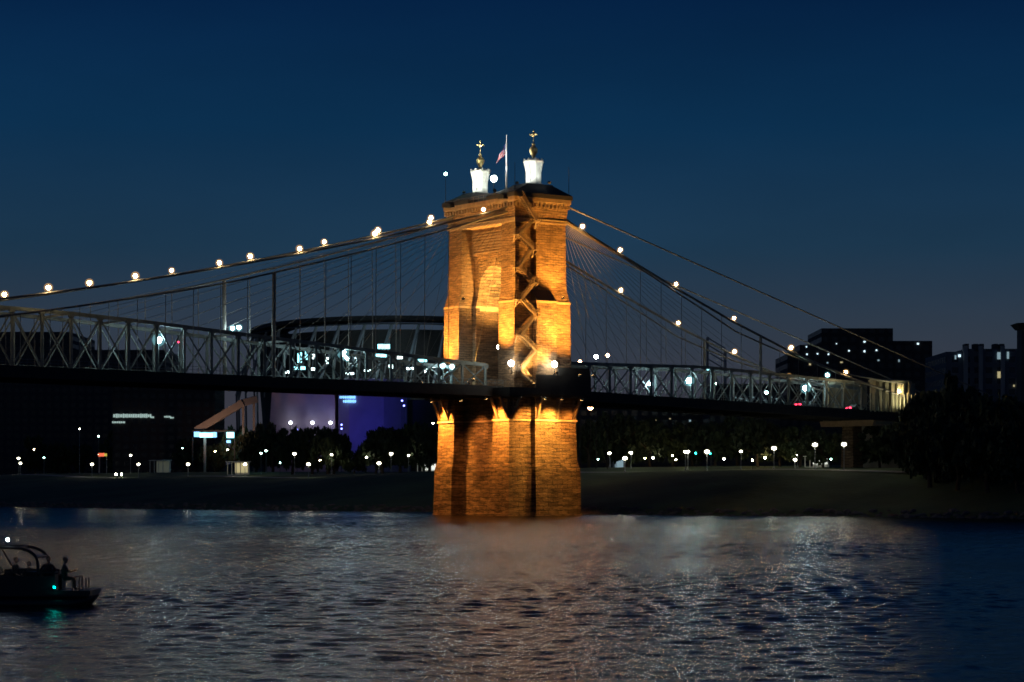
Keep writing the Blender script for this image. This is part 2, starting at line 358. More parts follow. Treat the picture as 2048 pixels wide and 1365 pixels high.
# promenade path on the crest
pp = MB()
for i in range(len(vs_)-1):
    v0, v1 = vs_[i], vs_[i+1]
    q = [W(63.5, v0, gz(63.5, v0)+.12), W(68, v0, gz(68, v0)+.12), W(68, v1, gz(68, v1)+.12), W(63.5, v1, gz(63.5, v1)+.12)]
    pp.add(q, [(0,1,2,3)])
o = pp.build('promenade_path', 'concrete'); tag(o, 'pale riverside promenade path along the crest of the bank', 'path', kind='structure')

# ================================================================== TOWER
BR = (TX, TY, 0)
tower = thing('bridge_tower', BR, A, 'tall floodlit orange stone suspension bridge tower with arched portal standing in the river', 'bridge tower')
def full(U, V, cb, p, rv, rd):
    q = [(-U,-V), (-cb,-V), (-cb,-V-p), (cb,-V-p), (cb,-V), (U,-V), (U,-rv), (U-rd,-rv), (U-rd,rv), (U,rv)]
    return q + [(-x,-y) for x, y in q]
def off(secs): return secs
B1 = MB(); B1.loft([(-4, full(8.5,12.5,3.1,1.3,6.4,2.3)), (8.6, full(8.3,12.2,3.1,1.3,6.4,2.3)), (10.4, full(7.9,11.8,2.9,1.3,6.3,2.3))])
B1.loft([(-1, full(8.62,12.5,3.3,1.3,6.1,2.3)), (.28, full(8.62,12.5,3.3,1.3,6.1,2.3)), (.42, full(8.4,12.3,3.2,1.3,6.3,2.3))]); B1.build('footing_masonry', 'stone_rough', tower)
B2 = MB(); B2.loft([(10.4, full(7.9,11.8,2.9,1.3,6.3,2.3)), (17.6, full(7.75,11.65,2.8,1.3,6.3,2.3))])
B2.loft([(17.92, full(7.75,11.65,2.8,1.3,6.3,2.3)), (22.0, full(7.7,11.6,2.8,1.3,6.3,2.3))])
B2.build('pier_masonry', 'stone_mid', tower)
S = MB(); S.loft([(17.6, full(7.95,11.85,3.0,1.3,6.15,2.3)), (17.92, full(7.95,11.85,3.0,1.3,6.15,2.3))]); S.build('string_course', 'trim_stone', tower)
# legs above the roadway
RV, OP = 6.5, 5.3
def leg(U, V, cb, p, s, rd=3.2, op=OP):
    q = [(-U,-V), (-cb,-V), (-cb,-V-p), (cb,-V-p), (cb,-V), (U,-V), (U,-RV), (U-rd,-RV), (U-rd,-op), (-U+rd,-op), (-U+rd,-RV), (-U,-RV)]
    return [(x, y*s) for x, y in q][::(1 if s > 0 else -1)]
def leg3(U, V, s, rd=3.2):
    q = [(-U,-V), (-U+.9,-V), (-U+.9,-V+1.2), (-1.1,-V+1.2), (-1.1,-V), (U,-V), (U,-RV), (U-rd,-RV), (U-rd,-OP), (-U+rd,-OP), (-U+rd,-RV), (-U,-RV)]
    return [(x, y*s) for x, y in q][::(1 if s > 0 else -1)]
for s in (1, -1):
    lg = MB()
    lg.loft([(22.0, leg(6.65,11.65,2.4,1.3,s)), (39.6, leg(6.5,11.5,2.3,1.3,s))])
    lg.loft([(40.0, leg3(6.5,11.45,s)), (42.4, leg3(5.98,10.98,s)), (54.6, leg3(5.85,10.85,s))])
    lg.build('tower_leg', 'stone_upper', tower)
    # offsets ledges + sloped slate cap of the middle buttress
    c = MB(); c.loft([(39.6, leg(6.57,11.56,2.36,1.31,s,3.15,5.25)), (40.0, leg(6.55,11.54,2.36,1.31,s,3.15,5.25))]); c.build('ledge', 'trim_stone', tower)
    k = MB(); y0, y1 = (-12.9, -11.0)
    q = [(-2.45, y0, 40.0), (2.3, y0, 40.0), (2.3, -10.9, 40.0), (-2.45, -10.9, 40.0), (-2.2, -11.25, 42.1), (1.9, -11.25, 42.1), (1.9, -10.8, 42.1), (-2.2, -10.8, 42.1)]
    k.add([(x, y*s, z) for x, y, z in q], [(3,2,1,0), (4,5,6,7), (0,1,5,4), (1,2,6,5), (2,3,7,6), (3,0,4,7)])
    k.build('weathering_cap', 'slate', tower)
# arch infill with the portal arch
def arch(z0, zs, z1, r, u0, u1, hw):
    m_ = MB(); N = 20
    pts = [(-hw, z0), (-hw, z1), (hw, z1), (hw, z0), (r, z0), (r, zs)] if hw > r else [(-hw, zs), (-hw, z1), (hw, z1), (hw, zs)]
    pts += [(r*math.cos(math.pi*i/N), zs + r*1.05*math.sin(math.pi*i/N)) for i in range(1, N)]
    if hw > r: pts += [(-r, zs), (-r, z0)]
    m_.prism_v(pts, u0, u1); return m_
arch(41.6, 42.0, 49.5, 5.296, -2.75, 2.75, 5.297).build('portal_arch', 'stone_mid', tower)
N = 16
for sgn in (-1, 1):
    ar = MB()
    for i in range(N):
        a0, a1 = math.pi*i/N, math.pi*(i+.93)/N
        q = [(v*math.cos(a_), 42.0 + v*1.05*math.sin(a_)) for a_, v in ((a0, 5.22), (a1, 5.22), (a1, 6.0), (a0, 6.0))]
        ar.prism_v(q, sgn*2.75, sgn*2.88)
    ar.prism_v([(-.5, 47.2), (-.75, 48.9), (.75, 48.9), (.5, 47.2)], sgn*2.76, sgn*3.0); ar.build('voussoirs', 'stone_mid', tower)

fr = MB()
for z0, z1, d in ((49.5, 54.6, 2.3),): fr.box(-5.85+d, 5.85-d, -RV+.003, RV-.003, z0, z1)
for k in range(3):      # corbelled courses stepping out over the arch recess
    fr.box(-5.85+3.0-.25*k, 5.85-3.0+.25*k, -RV+.01, RV-.01, 48.75+.25*k, 48.99+.25*k)
fr.build('spandrel_wall', 'stone_upper', tower)
sl = MB()
for k in range(8):
    for sg in (-1, 1): sl.box(min(sg*3.5, sg*3.7), max(sg*3.5, sg*3.7), -5.8, 5.8, 49.8+k*.55, 50.05+k*.55)
sl.build('panel_courses', 'cornice_stone', tower)
for s in (-1, 1):
    im = MB(); im.box(-2.7, 2.7, min(s*5.3, s*5.0), max(s*5.3, s*5.0), 39.0, 39.6); im.build('impost', 'trim_stone', tower)
# string course, flared frieze, cornice
def rect(U, V): return [(-U,-V), (U,-V), (U,V), (-U,V)]
st = MB()
for z0, z1, d in ((54.6, 54.85, .2), (55.15, 55.35, .25)):
    st.loft([(z0, rect(5.85+d, 10.85+d)), (z1, rect(5.85+d, 10.85+d))])
st.loft([(54.85, rect(5.85, 10.85)), (55.15, rect(5.85, 10.85))])
st.build('string_course', 'trim_stone', tower)
fz = MB(); fz.loft([(55.35, rect(5.95, 10.95)), (58.2, rect(6.25, 11.25))]); fz.build('frieze', 'stone_upper', tower)
co = MB(); co.loft([(58.2, rect(6.4, 11.4)), (58.55, rect(6.62, 11.62)), (59.2, rect(6.65, 11.65))])
for i in range(25):
    v = -11.16 + i*.93
    for sg in (-1, 1): co.box(sg*6.4-.22, sg*6.4+.17, v-.22, v+.22, 57.5, 58.195)
for i in range(14):
    u = -5.9 + i*.908
    for sg in (-1, 1): co.box(u-.22, u+.22, sg*11.38-.22, sg*11.38+.2, 57.5, 58.195)
co.build('cornice', 'cornice_stone', tower)
rf = MB()
for s in (-1, 1):
    c0 = 7.4*s
    rf.loft([(59.2, [(x, y+c0) for x, y in rect(6.8, 4.45)]), (60.0, [(x, y+c0) for x, y in rect(6.8, 4.45)]), (61.75, [(x, y+s*8.3) for x, y in rect(3.1, 2.4)]), (61.95, [(x, y+s*8.3) for x, y in rect(3.0, 2.3)])])
rf.loft([(59.2, rect(5.6, 2.88)), (60.3, rect(4.2, 2.88))])
rf.build('roof', 'slate', tower)
# saddles where the cables cross the top
for s in (-1, 1):
    for a_, b_ in ((-7.6, -5.0), (5.0, 7.6)): sd_ = MB(); sd_.box(a_, b_, s*8.65-.9, s*8.65+.9, 58.9, 59.5); sd_.build('cable_saddle', 'girder', tower)
# turrets
for s in (-1, 1):
    c = (0, s*8.65, 61.95)
    tb = MB(); tb.lathe([(1.75, 0), (1.75, .25), (1.42, .4), (1.27, 1.0), (1.25, 2.5), (1.42, 3.3), (1.8, 4.1), (2.0, 4.25), (2.0, 4.5), (1.5, 4.55), (1.05, 4.95)], c, 8, R(22.5))
    for k in range(8):
        a_ = 2*math.pi*k/8 + R(22.5); tb.ball((c[0]+1.75*math.cos(a_), c[1]+1.75*math.sin(a_), c[2]+4.75), .2, 6, 4)
        tb.tube([(c[0]+1.4*math.cos(a_), c[1]+1.4*math.sin(a_), c[2]+.3), (c[0]+1.4*math.cos(a_), c[1]+1.4*math.sin(a_), c[2]+2.4), (c[0]+1.85*math.cos(a_), c[1]+1.85*math.sin(a_), c[2]+4.3)], .1, 4)
    tu = tb.build('turret', 'white_paint', tower)
    fb = MB(); cz = (0, s*8.65, 66.7)
    fb.lathe([(.28, 0), (.2, .3), (.42, .8), (.72, 1.45), (.78, 1.9), (.6, 2.3), (.25, 2.55), (.3, 2.75), (.33, 2.95), (.12, 3.15), (.07, 3.3), (.06, 4.3), (.2, 4.4), (.34, 4.65), (.34, 4.85), (.2, 5.1), (.1, 5.2), (.22, 5.4), (.12, 5.6)], cz, 12)
    for dx, dy in ((1, 0), (0, 1)):
        fb.tube([(-dx*.85, cz[1]-dy*.85, cz[2]+4.75), (dx*.85, cz[1]+dy*.85, cz[2]+4.75)], .09, 5)
        for q in (-1, 1): fb.ball((q*dx*.85, cz[1]+q*dy*.85, cz[2]+4.75), .15, 6, 4)
    fb.build('finial', 'gold', tu)
# walkway platform wrapped round the tower with brackets and parapet
pf = MB(); pf.loft([(22.0, rect(9.3, 13.9)), (22.5, rect(9.5, 14.1)), (23.7, rect(9.5, 14.1))]); pf.build('walkway_platform', 'girder', tower)
pa = MB()
pa.box(-3.4, 9.45, -14.05, -13.85, 23.7, 26.2); pa.box(2.0, 9.3, -13.8, -13.6, 23.7, 27.6)
pa.box(9.25, 9.45, -13.8, -6.4, 23.7, 27.2); pa.build('parapet', 'girder', tower)
rl = MB()
def rail(mb, a, b, h=1.3, step=1.2, r=.05):
    a = Vector(a); b = Vector(b); L_ = (b-a).length; k = max(1, int(L_/step))
    for z in (h, h*.55): mb.beam(a+Vector((0,0,z)), b+Vector((0,0,z)), r)
    for i in range(k+1):
        p = a.lerp(b, i/k); mb.beam(p, p+Vector((0,0,h)), r)
rail(rl, (-9.4, -14, 23.7), (-3.4, -14, 23.7)); rail(rl, (-9.4, -14, 23.7), (-9.4, -6, 23.7)); rail(rl, (-9.4, 6, 23.7), (-9.4, 14, 23.7))
rail(rl, (9.4, -14, 26.4), (9.4, 14, 23.7)); rl.build('railing', 'stair_iron', tower); rl = MB(); rail(rl, (-6.55, -11.5, 59.2), (-6.55, 11.5, 59.2), 1.1, 1.6); rail(rl, (-6.55, -11.5, 59.2), (6.55, -11.5, 59.2), 1.1, 1.6)
rl.build('railing', 'stair_iron', tower)
for (u, v, du, dv) in ((-7.7, 11.2, -1, 0), (-7.7, 8.3, -1, 0), (-7.7, -11.2, -1, 0), (-7.7, -8.0, -1, 0), (-2.3, -12.9, 0, -.8), (2.3, -12.9, 0, -.8),
                       (-7, -11.6, 0, -1.4), (7, -11.6, 0, -1.4), (7.7, -11.2, 1, 0), (7.7, -8.2, 1, 0), (7.7, 8.2, 1, 0)):
    q = MB(); k = 1.75
    q.beam((u, v, 18.1), (u+du*k, v+dv*k, 21.95), .42); q.beam((u, v, 21.8), (u+du*k, v+dv*k, 21.8), .25); q.beam((u+du*.12, v+dv*.12, 18), (u+du*.12, v+dv*.12, 21.9), .22)
    q.build('bracket', 'stair_iron', tower)
# zigzag iron staircase on the side of the near leg
stair = MB(); zs = [59.0, 54.8, 52.1, 49.5, 46.0, 43.3, 40.0, 37.1, 33.4, 30.6, 26.9, 23.8]
for i in range(len(zs)-1):
    z0, z1 = zs[i], zs[i+1]; vm = -11.75 if z1 > 41 else -12.35
    if z0 > 56: vm = -12.6
    ua, ub = (-5.9, -2.6) if i % 2 == 0 else (-2.6, -5.9)
    for dv in (-.55, .45): stair.beam((ua, vm+dv, z0), (ub, vm+dv, z1), .1, .38)
    for dv in (-.55,):
        stair.beam((ua, vm+dv, z0+1.05), (ub, vm+dv, z1+1.05), .08); stair.beam((ua, vm+dv, z0+.6), (ub, vm+dv, z1+.6), .05)
    K = max(6, int((z0-z1)/.3))
    for j in range(K):
        f_ = (j+.5)/K; uu = ua+(ub-ua)*f_; zz = z0+(z1-z0)*f_
        stair.box(uu-.16, uu+.16, vm-.5, vm+.4, zz-.03, zz+.03)
        if j % 3 == 1: stair.beam((uu, vm-.55, zz), (uu, vm-.55, zz+1.05), .05)
    lu = ub + (.55 if ub > -4 else -.55)
    stair.box(lu-.65, lu+.65, vm-.62, vm+.6, z1-.12, z1); rail(stair, (lu-.6, vm-.58, z1), (lu+.6, vm-.58, z1), 1.05, .5, .06)
    stair.beam((lu-.5, vm-.55, z1-.1), (lu, vm+.9, z1-1.5), .12); stair.beam((lu+.5, vm-.55, z1-.1), (lu, vm+.9, z1-1.5), .12)
stair.build('staircase', 'stair_iron', tower)
# masts on the roof corners
for (u, v, z1, em) in ((-6.3, 11.3, 65.7, 1), (6.3, -11.3, 65.5, 0), (-5.6, -10.4, 65.6, 0)):
    q = MB(); q.tube([(u, v, 59.2), (u, v, 62.5), (u, v, z1)], [.07, .05, .035], 5); mo = q.build('lightning_mast', 'girder', tower)
    if em: e_ = MB(); e_.ball((u, v, z1), .3, 8, 5); e_.build('mast_light', 'mast_bulb', mo)

# flag and pole
fp = thing('flagpole', W(0, 0, 60.3), A, 'slender white flagpole between the two turrets of the tower', 'flagpole')
q = MB(); q.tube([(0,0,0), (0,0,6), (0,0,12)], [.2, .16, .09], 8); q.ball((0,0,12.05), .16, 8, 5); q.build('pole', 'white_paint', fp)
q = MB()
for a_ in range(3): q.beam((2.2*math.cos(a_*2.1), 2.2*math.sin(a_*2.1), -.2), (0, 0, 2.4), .07)
q.build('stay', 'stair_iron', fp)
fl = bpy.data.materials.new('flag_stripes'); fl.use_nodes = True; n = fl.node_tree; b = n.nodes['Principled BSDF']
b.inputs['Roughness'].default_value = .8; at = n.nodes.new('ShaderNodeVertexColor'); at.layer_name = 'col'; n.links.new(at.outputs[0], b.inputs['Base Color']); MAT['flag'] = fl
fm = bpy.data.meshes.new('flag'); NU, NV = 26, 26; vv = []; ff = []
for j in range(NV+1):
    for i in range(NU+1):
        s_ = i/NU; d_ = j/NV                       # s along the fly, d down the hoist
        x = -.1 - s_*2.1*(.6+.4*d_) - .12*math.sin(s_*9+d_*2); y = .22*math.sin(s_*13+d_*1.5)*s_
        z = -d_*1.9 - s_**1.2*2.0 + .1*math.sin(s_*7)
        vv.append((x, y, z))
for j in range(NV):
    for i in range(NU): a_ = j*(NU+1)+i; ff.append((a_, a_+1, a_+NU+2, a_+NU+1))
fm.from_pydata(vv, [], ff); cl = fm.color_attributes.new('col', 'FLOAT_COLOR', 'CORNER'); fm.materials.append(fl)
li = 0
for p in fm.polygons:
    j, i = divmod(p.index, NU); red = (int(j/NV*13) % 2 == 0)
    c_ = (.55, .03, .05) if red else (.75, .72, .70)
    if i/NU < .4 and j/NV < 7/13: c_ = (.03, .04, .18) if (i*7+j*5) % 6 else (.6, .6, .65)
    for q_ in p.loop_indices: cl.data[q_].color = (*c_, 1)
    p.use_smooth = True
fo = bpy.data.objects.new('flag', fm); COL.objects.link(fo); fo.location = W(0, 0, 70.6) ; fo.rotation_euler = (0, 0, R(15))
tag(fo, 'limp red and white striped flag hanging from the pole atop the tower', 'flag')

# ================================================================== ROOFTOP AND WALL LIGHTS
def flood(u, v, z, target, power, col, label, size=70, blend=.9, name='floodlight', face='flood_face', grp=None, r=.4):
    t_ = thing(name, W(u, v, z), A, label, 'floodlight', grp)
    d = (Vector(target)-Vector((u, v, z))).normalized(); q_ = d.to_track_quat('-Z', 'Y').to_matrix().to_4x4()
    h = MB(); h.box(-.28, .28, -.2, .2, -.02, .3, q_); h.beam((0, 0, .1), (0, 0, -.35 if d.z > 0 else .5), .08); h.build('housing', 'black_plastic', t_)
    f_ = MB(); f_.box(-.24, .24, -.16, .16, -.05, -.025, q_); f_.build('lens', face, t_)
    spot('beam', t_, d*.12, d*5, power*(KF if col[2] < .2 else 1), col, R(size), blend, r); return t_
OR = (1, .43, .065); OR2 = (1, .37, .06)
KF = 1.2
G1 = 'orange floodlights on the walkway round the tower'; G2 = 'orange floodlights slung under the walkway'
flood(-13.5, 8.9, 25.2, (-6.6, 9.0, 36), 75000, OR, 'orange floodlight on the footway aimed up the far corner pier', 60, grp=G1)
flood(-14.0, -8.9, 25.2, (-6.4, -9.2, 43), 130000, OR, 'orange floodlight on the footway aimed up the near corner pier', 60, grp=G1)
flood(-4.6, -15.0, 24.4, (-4.2, -11.4, 34), 20000, (1, .60, .18), 'orange floodlight at the foot of the zigzag stairs', 75, grp=G1)
flood(-0.4, -16.2, 26.5, (-0.6, -12.9, 33), 11000, OR, 'orange floodlight on the parapet before the middle buttress of the tower', 85, grp=G1)
flood(2.6, -19.5, 26.0, (1.6, -11.6, 44), 60000, OR, 'orange floodlight on a long arm beyond the parapet of the tower', 60, grp=G1)
flood(6.0, -19.0, 26.0, (4.4, -11.4, 42), 42000, OR, 'orange floodlight on the parapet before the right hand edge of the tower', 80, grp=G1)
flood(2.4, -14.6, 40.6, (2.4, -10.9, 50), 9000, OR, 'added orange floodlight above the black slate cap of the middle buttress', 95, grp=G1)  # added lamp, fills the shadow on the upper side face
flood(-0.9, -3.2, 40.4, (0, 5.2, 43.5), 17000, (1, .56, .14), 'orange floodlight on the ledge inside the portal arch', 110, grp=G1)
flood(-8.8, 1.6, 41.0, (-2.8, 2.0, 45.5), 7500, (1, .45, .08), 'orange floodlight on a bracket before the portal arch', 100, grp=G1)
flood(-8.6, 0.5, 25, (-2.7, 3.2, 40), 3000, OR, 'orange floodlight below the portal aimed up at the arch', 60, grp=G1)
flood(-11.2, 9.1, 21.6, (-7.8, 9.1, 16), 30000, OR2, 'orange floodlight under the walkway over the far corner pier', 74, .7, grp=G2)
flood(-11.2, -9.0, 21.6, (-7.8, -9.0, 16), 27000, OR2, 'orange floodlight under the walkway over the near corner pier', 74, .7, grp=G2)
flood(-2.7, -15.9, 21.6, (-4.2, -11.7, 15.5), 11000, (1, .44, .08), 'orange floodlight under the walkway over the recessed side wall', 74, .7, grp=G2)
flood(0.6, -16.6, 21.6, (0.3, -13.1, 15.5), 21000, (1, .46, .08), 'orange floodlight under the walkway over the middle buttress', 78, .7, grp=G2)
flood(6.2, -15.4, 21.6, (5.4, -11.7, 15), 7500, OR2, 'orange floodlight under the walkway at the right hand corner', 75, grp=G2)
flood(-10.6, 0.0, 21.6, (-5.6, 0.6, 11), 6500, (1, .36, .08), 'dim orange floodlight under the walkway over the recessed portal wall', 80, grp=G2)
# turret lights
WG = (.95, 1, .90)
for s, nm in ((-1, 'nearer'), (1, 'farther')):
    flood(-4.6, s*8.65-1.2, 62.0, (0, s*8.65, 66.5), 2200, WG, f'white floodlight on the roof shining on the {nm} turret', 95, face='white_bulb', grp='white floodlights on the tower roof')
    flood(0.3, s*8.65-4.4, 62.1, (0, s*8.65, 65.6), 600, WG, f'white floodlight on the roof beside the {nm} turret', 70, face='white_bulb', grp='white floodlights on the tower roof')
t_ = thing('roof_floodlight', W(-1.4, 2.2, 60.3), A, 'dazzling round white floodlight between the turrets beside the flagpole', 'floodlight')
q = MB(); q.tube([(0,0,0), (0,0,3.4)], .07, 6); q.build('post', 'girder', t_)
q = MB(); q.ball((0,0,3.9), .62, 12, 8); q.build('globe', 'white_bulb', t_)
spot('beam', t_, (.3, -.9, 3.9), (-.2, -1.6, 8.5), 22000, (.9, 1, 1), R(60), .8, .2)
for s, nm in ((-1, 'nearer'), (1, 'farther')):
    spot('finial_beam', t_, (-.8, -2.2+s*.9, 3.2), (1.4, -2.2+s*8.65, 9.0), 18000, (1, .95, .75), R(34), .6, .15)
flood(-5.4, -3.7, 61.2, (-.3, .2, 68.6), 5500, (.95, 1, 1), 'added white floodlight on the roof edge aimed up at the flag', 44, face='white_bulb', grp='white floodlights on the tower roof')  # added lamp, lights the side of the flag facing the camera
def wall_lamp(u, v, z, label, m_='wall_bulb', r=.55, pw=900, col=(1, .97, .7)):
    t_ = thing('wall_lamp', W(u, v, z), A, label, 'lamp', 'bright lamps at the foot of the tower')
    q = MB(); q.beam((0, 0, 0), (0, 0, -1.6), .1); q.box(-.2, .2, -.2, .2, -1.7, -1.55); q.build('bracket', 'girder', t_)
    q = MB(); q.ball((0, 0, .25), r, 12, 8); q.build('globe', m_, t_); return t_
u_, z_ = on_v(1010, 730, -12.6); wall_lamp(-7.6, -12.0, CZ+(HZ-730)/FPX*436, 'bright white lamp before the near corner pier just above the walkway')
wall_lamp(0.6, -14.4, CZ+(HZ-732)/FPX*439, 'bright white lamp before the middle buttress above the dark parapet')
wall_lamp(-5.0, -4.4, CZ+(HZ-697)/FPX*443, 'bright white lamp on the portal wall left of the near pier', r=.36)

# ================================================================== DECK, TRUSSES, CABLES
def zd(u): return 24 + .009*(-u) if u < 0 else 24 - .030*u
TOP_L = [(0, 27.6), (7, 27.9), (56, 31.5), (79, 33.2), (94, 34.1), (105, 34.5), (130, 35.2), (172, 35.6)]
TOP_R = [(0, 28.8), (8, 29.0), (24, 29.1), (44, 29.3), (60, 28.6), (85, 27.3), (100, 26.6)]
def ztop(u): return lerp_t(TOP_L, -u) if u < 0 else lerp_t(TOP_R, u)
def profile_slab(mb, us_, v0, v1, zlo, zhi):
    o_ = len(mb.v)
    for u in us_:
        for v, z in ((v0, zlo(u)), (v1, zlo(u)), (v1, zhi(u)), (v0, zhi(u))): mb.v.append((u, v, z))
    for i in range(len(us_)-1):
        for k in range(4): a = o_+i*4+k; b_ = o_+i*4+(k+1) % 4; mb.f.append((a, b_, b_+4, a+4))
    mb.f.append((o_+3, o_+2, o_+1, o_)); e_ = o_+(len(us_)-1)*4; mb.f.append((e_, e_+1, e_+2, e_+3))
def span(name, label, stations, post_us, u_end0, u_end1):
    t_ = thing(name, BR, A, label, 'bridge span')
    q = MB(); profile_slab(q, stations, -5.3, 5.3, lambda u: zd(u)-.5, zd); q.build('roadway', 'asphalt', t_)
    for s in (-1, 1):
        q = MB(); a_, b_ = sorted((s*5.9, s*8.5)); profile_slab(q, stations, a_, b_, lambda u: zd(u)-.35, lambda u: zd(u)-.05); q.build('footway', 'walk_planks', t_)
        q = MB(); a_, b_ = sorted((s*8.5, s*8.8)); profile_slab(q, stations, a_, b_, lambda u: zd(u)-1.9, lambda u: zd(u)-.0)
        q.build('fascia_girder', 'girder', t_)
        q = MB()
        for u in [stations[0] + (stations[-1]-stations[0])*i/90 for i in range(91)]:
            q.beam((u, s*8.6, zd(u)), (u, s*8.6, zd(u)+1.15), .05)
        for i in range(len(stations)-1):
            for h in (1.15, .6): q.beam((stations[i], s*8.6, zd(stations[i])+h), (stations[i+1], s*8.6, zd(stations[i+1])+h), .06)
        q.build('railing', 'steel', t_)
        tr = MB()
        for i in range(len(post_us)-1):
            a_, b_ = post_us[i], post_us[i+1]
            tr.beam((a_, s*5.6, ztop(a_)), (b_, s*5.6, ztop(b_)), .5, .62)
        truss = tr.build('truss', 'steel', t_); tr = MB()
        for i in range(len(post_us)-1):
            a_, b_ = post_us[i], post_us[i+1]; tr.beam((a_, s*5.6, zd(a_)-.3), (b_, s*5.6, zd(b_)-.3), .45, .9)
        tr.build('bottom_chord', 'steel', truss)
        for u in post_us:
            p_ = MB(); p_.beam((u, s*5.6, zd(u)), (u, s*5.6, ztop(u)-.3), .34, .42); p_.box(u-.5, u+.5, s*5.6-.3, s*5.6+.3, ztop(u)-.55, ztop(u)+.1)
            p_.build('truss_post', 'steel', truss)
        dg = MB()
        for i in range(len(post_us)-1):
            a_, b_ = post_us[i], post_us[i+1]
            dg.beam((a_, s*5.6-.12, zd(a_)), (b_, s*5.6-.12, ztop(b_)-.3), .09, .24); dg.beam((a_, s*5.6+.12, ztop(a_)-.3), (b_, s*5.6+.12, zd(b_)), .09, .24)
        dg.build('diagonal_bracing', 'steel', truss)
    fb_ = MB()
    for u in post_us: fb_.box(u-.18, u+.18, -8.45, 8.45, zd(u)-1.75, zd(u)-.52)
    fb_.build('floor_beams', 'girder', t_)
    # overhead portal struts between the two trusses
    ob = MB()
    for u in post_us[::2]:
        if abs(u) > 30 and ztop(u) - zd(u) > 6.5: ob.beam((u, -5.3, ztop(u)), (u, 5.3, ztop(u)), .3, .35)
    if ob.v: ob.build('overhead_strut', 'steel', t_)
    return t_
pl = [-8.9-5.25*i for i in range(32)]; prr = [10.2+5.2*i for i in range(18)]
span('main_span', 'long steel truss main span of the bridge rising left of the tower over the river', sorted([-7.0]+pl), pl, 0, 0)
span('approach_span', 'lower steel truss approach span of the bridge running right from the tower', [8.6]+prr, prr, 0, 0)
def zU(u): L_ = -u; return 58.9 - .28*L_ + .00058*L_*L_
def zLo(u): L_ = -u; return zU(u) - min(2.8, .5+.035*L_)
P_T = [(6, 56.6), (11.6, 54.1), (20.8, 50.2), (34.8, 44.3), (49.9, 38.3), (65.3, 32.9), (80.7, 28.3), (96.9, 24.6), (101, 23.6)]
def zP(u): return lerp_t(P_T, u)
def zS(u): return 59.3 - .2815*(u-5) if u < 68 else 41.57 - .287*(u-68)
CU = [-172+4*i for i in range(42)]
GC = 'main cables of the suspension bridge'
for s, nm in ((-1, 'near'), (1, 'far')):
    v = s*8.65
    t_ = thing('upper_cable', BR, A, f'thick upper cable draped left over the {nm} side of the tower, strung with lamps' if s < 0 else 'far upper cable rising left to the farther turret, strung with lamps', 'cable', GC)
    q = MB(); q.tube([(u, v, zU(u)) for u in CU] + [(-6, v, 57.5+.0), (-5.2, v, 59.3), (0, v, 59.75)], .19, 8); q.build('strand', 'cable_steel', t_)
    t_ = thing('lower_cable', BR, A, f'lower main cable left of the tower carrying the {nm} hangers', 'cable', GC)
    q = MB(); q.tube([(u, v+s*.25, zLo(u)) for u in CU] + [(-6.2, v+s*.25, zLo(-6))], .17, 8); q.build('strand', 'cable_steel', t_)
    for i in range(2, 31):
        u = -8.9-5.25*i; thick = abs(u+56.15) < 1
        if zLo(u) < zd(u)+2: continue
        q = MB(); q.tube([(u, v+s*.25, zLo(u)), (u, s*8.62, zd(u)-.2)], .36 if thick else .075, 8 if thick else 4); q.build('hanger', 'cable_steel', t_)
    t_ = thing('anchor_cable', BR, A, f'main cable descending right from the {nm} side of the tower to the anchorage with lamps', 'cable', GC)
    q = MB(); q.tube([(u, v, zP(u)) for u in [6, 8, 11.6, 16, 20.8, 28, 34.8, 42, 49.9, 57, 65.3, 73, 80.7, 89, 96.9, 101]], .26, 8)
    q.tube([(u, v+.5*s, zP(u)-.9-.02*u+.0012*u*abs(u-50)) for u in [6, 11.6, 20.8, 28, 34.8, 42, 49.9, 57, 65.3, 73, 80.7, 89, 96.9]], .17, 6); q.build('strand', 'cable_steel', t_)
    for i in range(3, 17):
        u = 10.2+5.2*i; thick = abs(u-56) < 2.7 and i == 9
        if zP(u) < zd(u)+2: continue
        q = MB(); q.tube([(u, v, zP(u)), (u, s*8.62, zd(u)-.2)], .3 if thick else .07, 8 if thick else 4); q.build('hanger', 'cable_steel', t_)
    t_ = thing('back_stay_cable', BR, A, f'thin unlit upper cable running straight down to the right from the {nm} turret', 'cable', GC)
    q = MB(); q.tube([(u, v, zS(u)) for u in (5, 12, 30, 50, 68, 90, 110, 128)], .15, 6); q.build('strand', 'cable_steel', t_)
    for sd2, nm2 in ((-1, 'left'), (1, 'right')):
        t_ = thing('diagonal_stays', BR, A, f'fan of thin diagonal stay wires from the {nm} tower top down to the {nm2} deck', 'stay wires', 'stay wire fans of the bridge')
        for i in range(16):
            u = sd2*(13.2+5.2*i*(1 if sd2 < 0 else .6))
            q = MB(); q.tube([(sd2*6.3, v, 57.0), (u, s*8.4 if sd2 < 0 else s*8.2, ztop(u)+.2)], .035, 3); q.build('stay_wire', 'cable_steel', t_)

# cable lamps
def bulb_lamp(name, loc, rz, m_, r, h, label, cat, grp, post='girder', pr=.05):
    r *= random.uniform(.82, 1.18) if name == 'cable_lamp' else 1
    t_ = thing(name, loc, rz, label, cat, grp)
    q = MB(); q.tube([(0, 0, 0), (0, 0, h)], pr, 6); q.lathe([(pr*2.5, 0), (pr*2.5, .12), (pr, .2)], (0, 0, 0), 8); q.build('post', post, t_)
    q = MB(); q.ball((0, 0, h+r*.8), r, 12, 8); q.build('bulb', m_, t_, True)
    if m_ in ('warm_bulb', 'cool_bulb'): q = MB(); q.ball((0, 0, h+r*.8), r*2.1, 16, 10); q.build('halo_shell', m_[:4]+'_globe', t_, True)  # outer ball is painted lens glow round the bulb, not glass
    return t_
LU = [-11.5, -23.5, -35.3, -50.9, -66.8, -82.7, -98.4, -114.2]
GL = 'warm lamps strung along the cables'
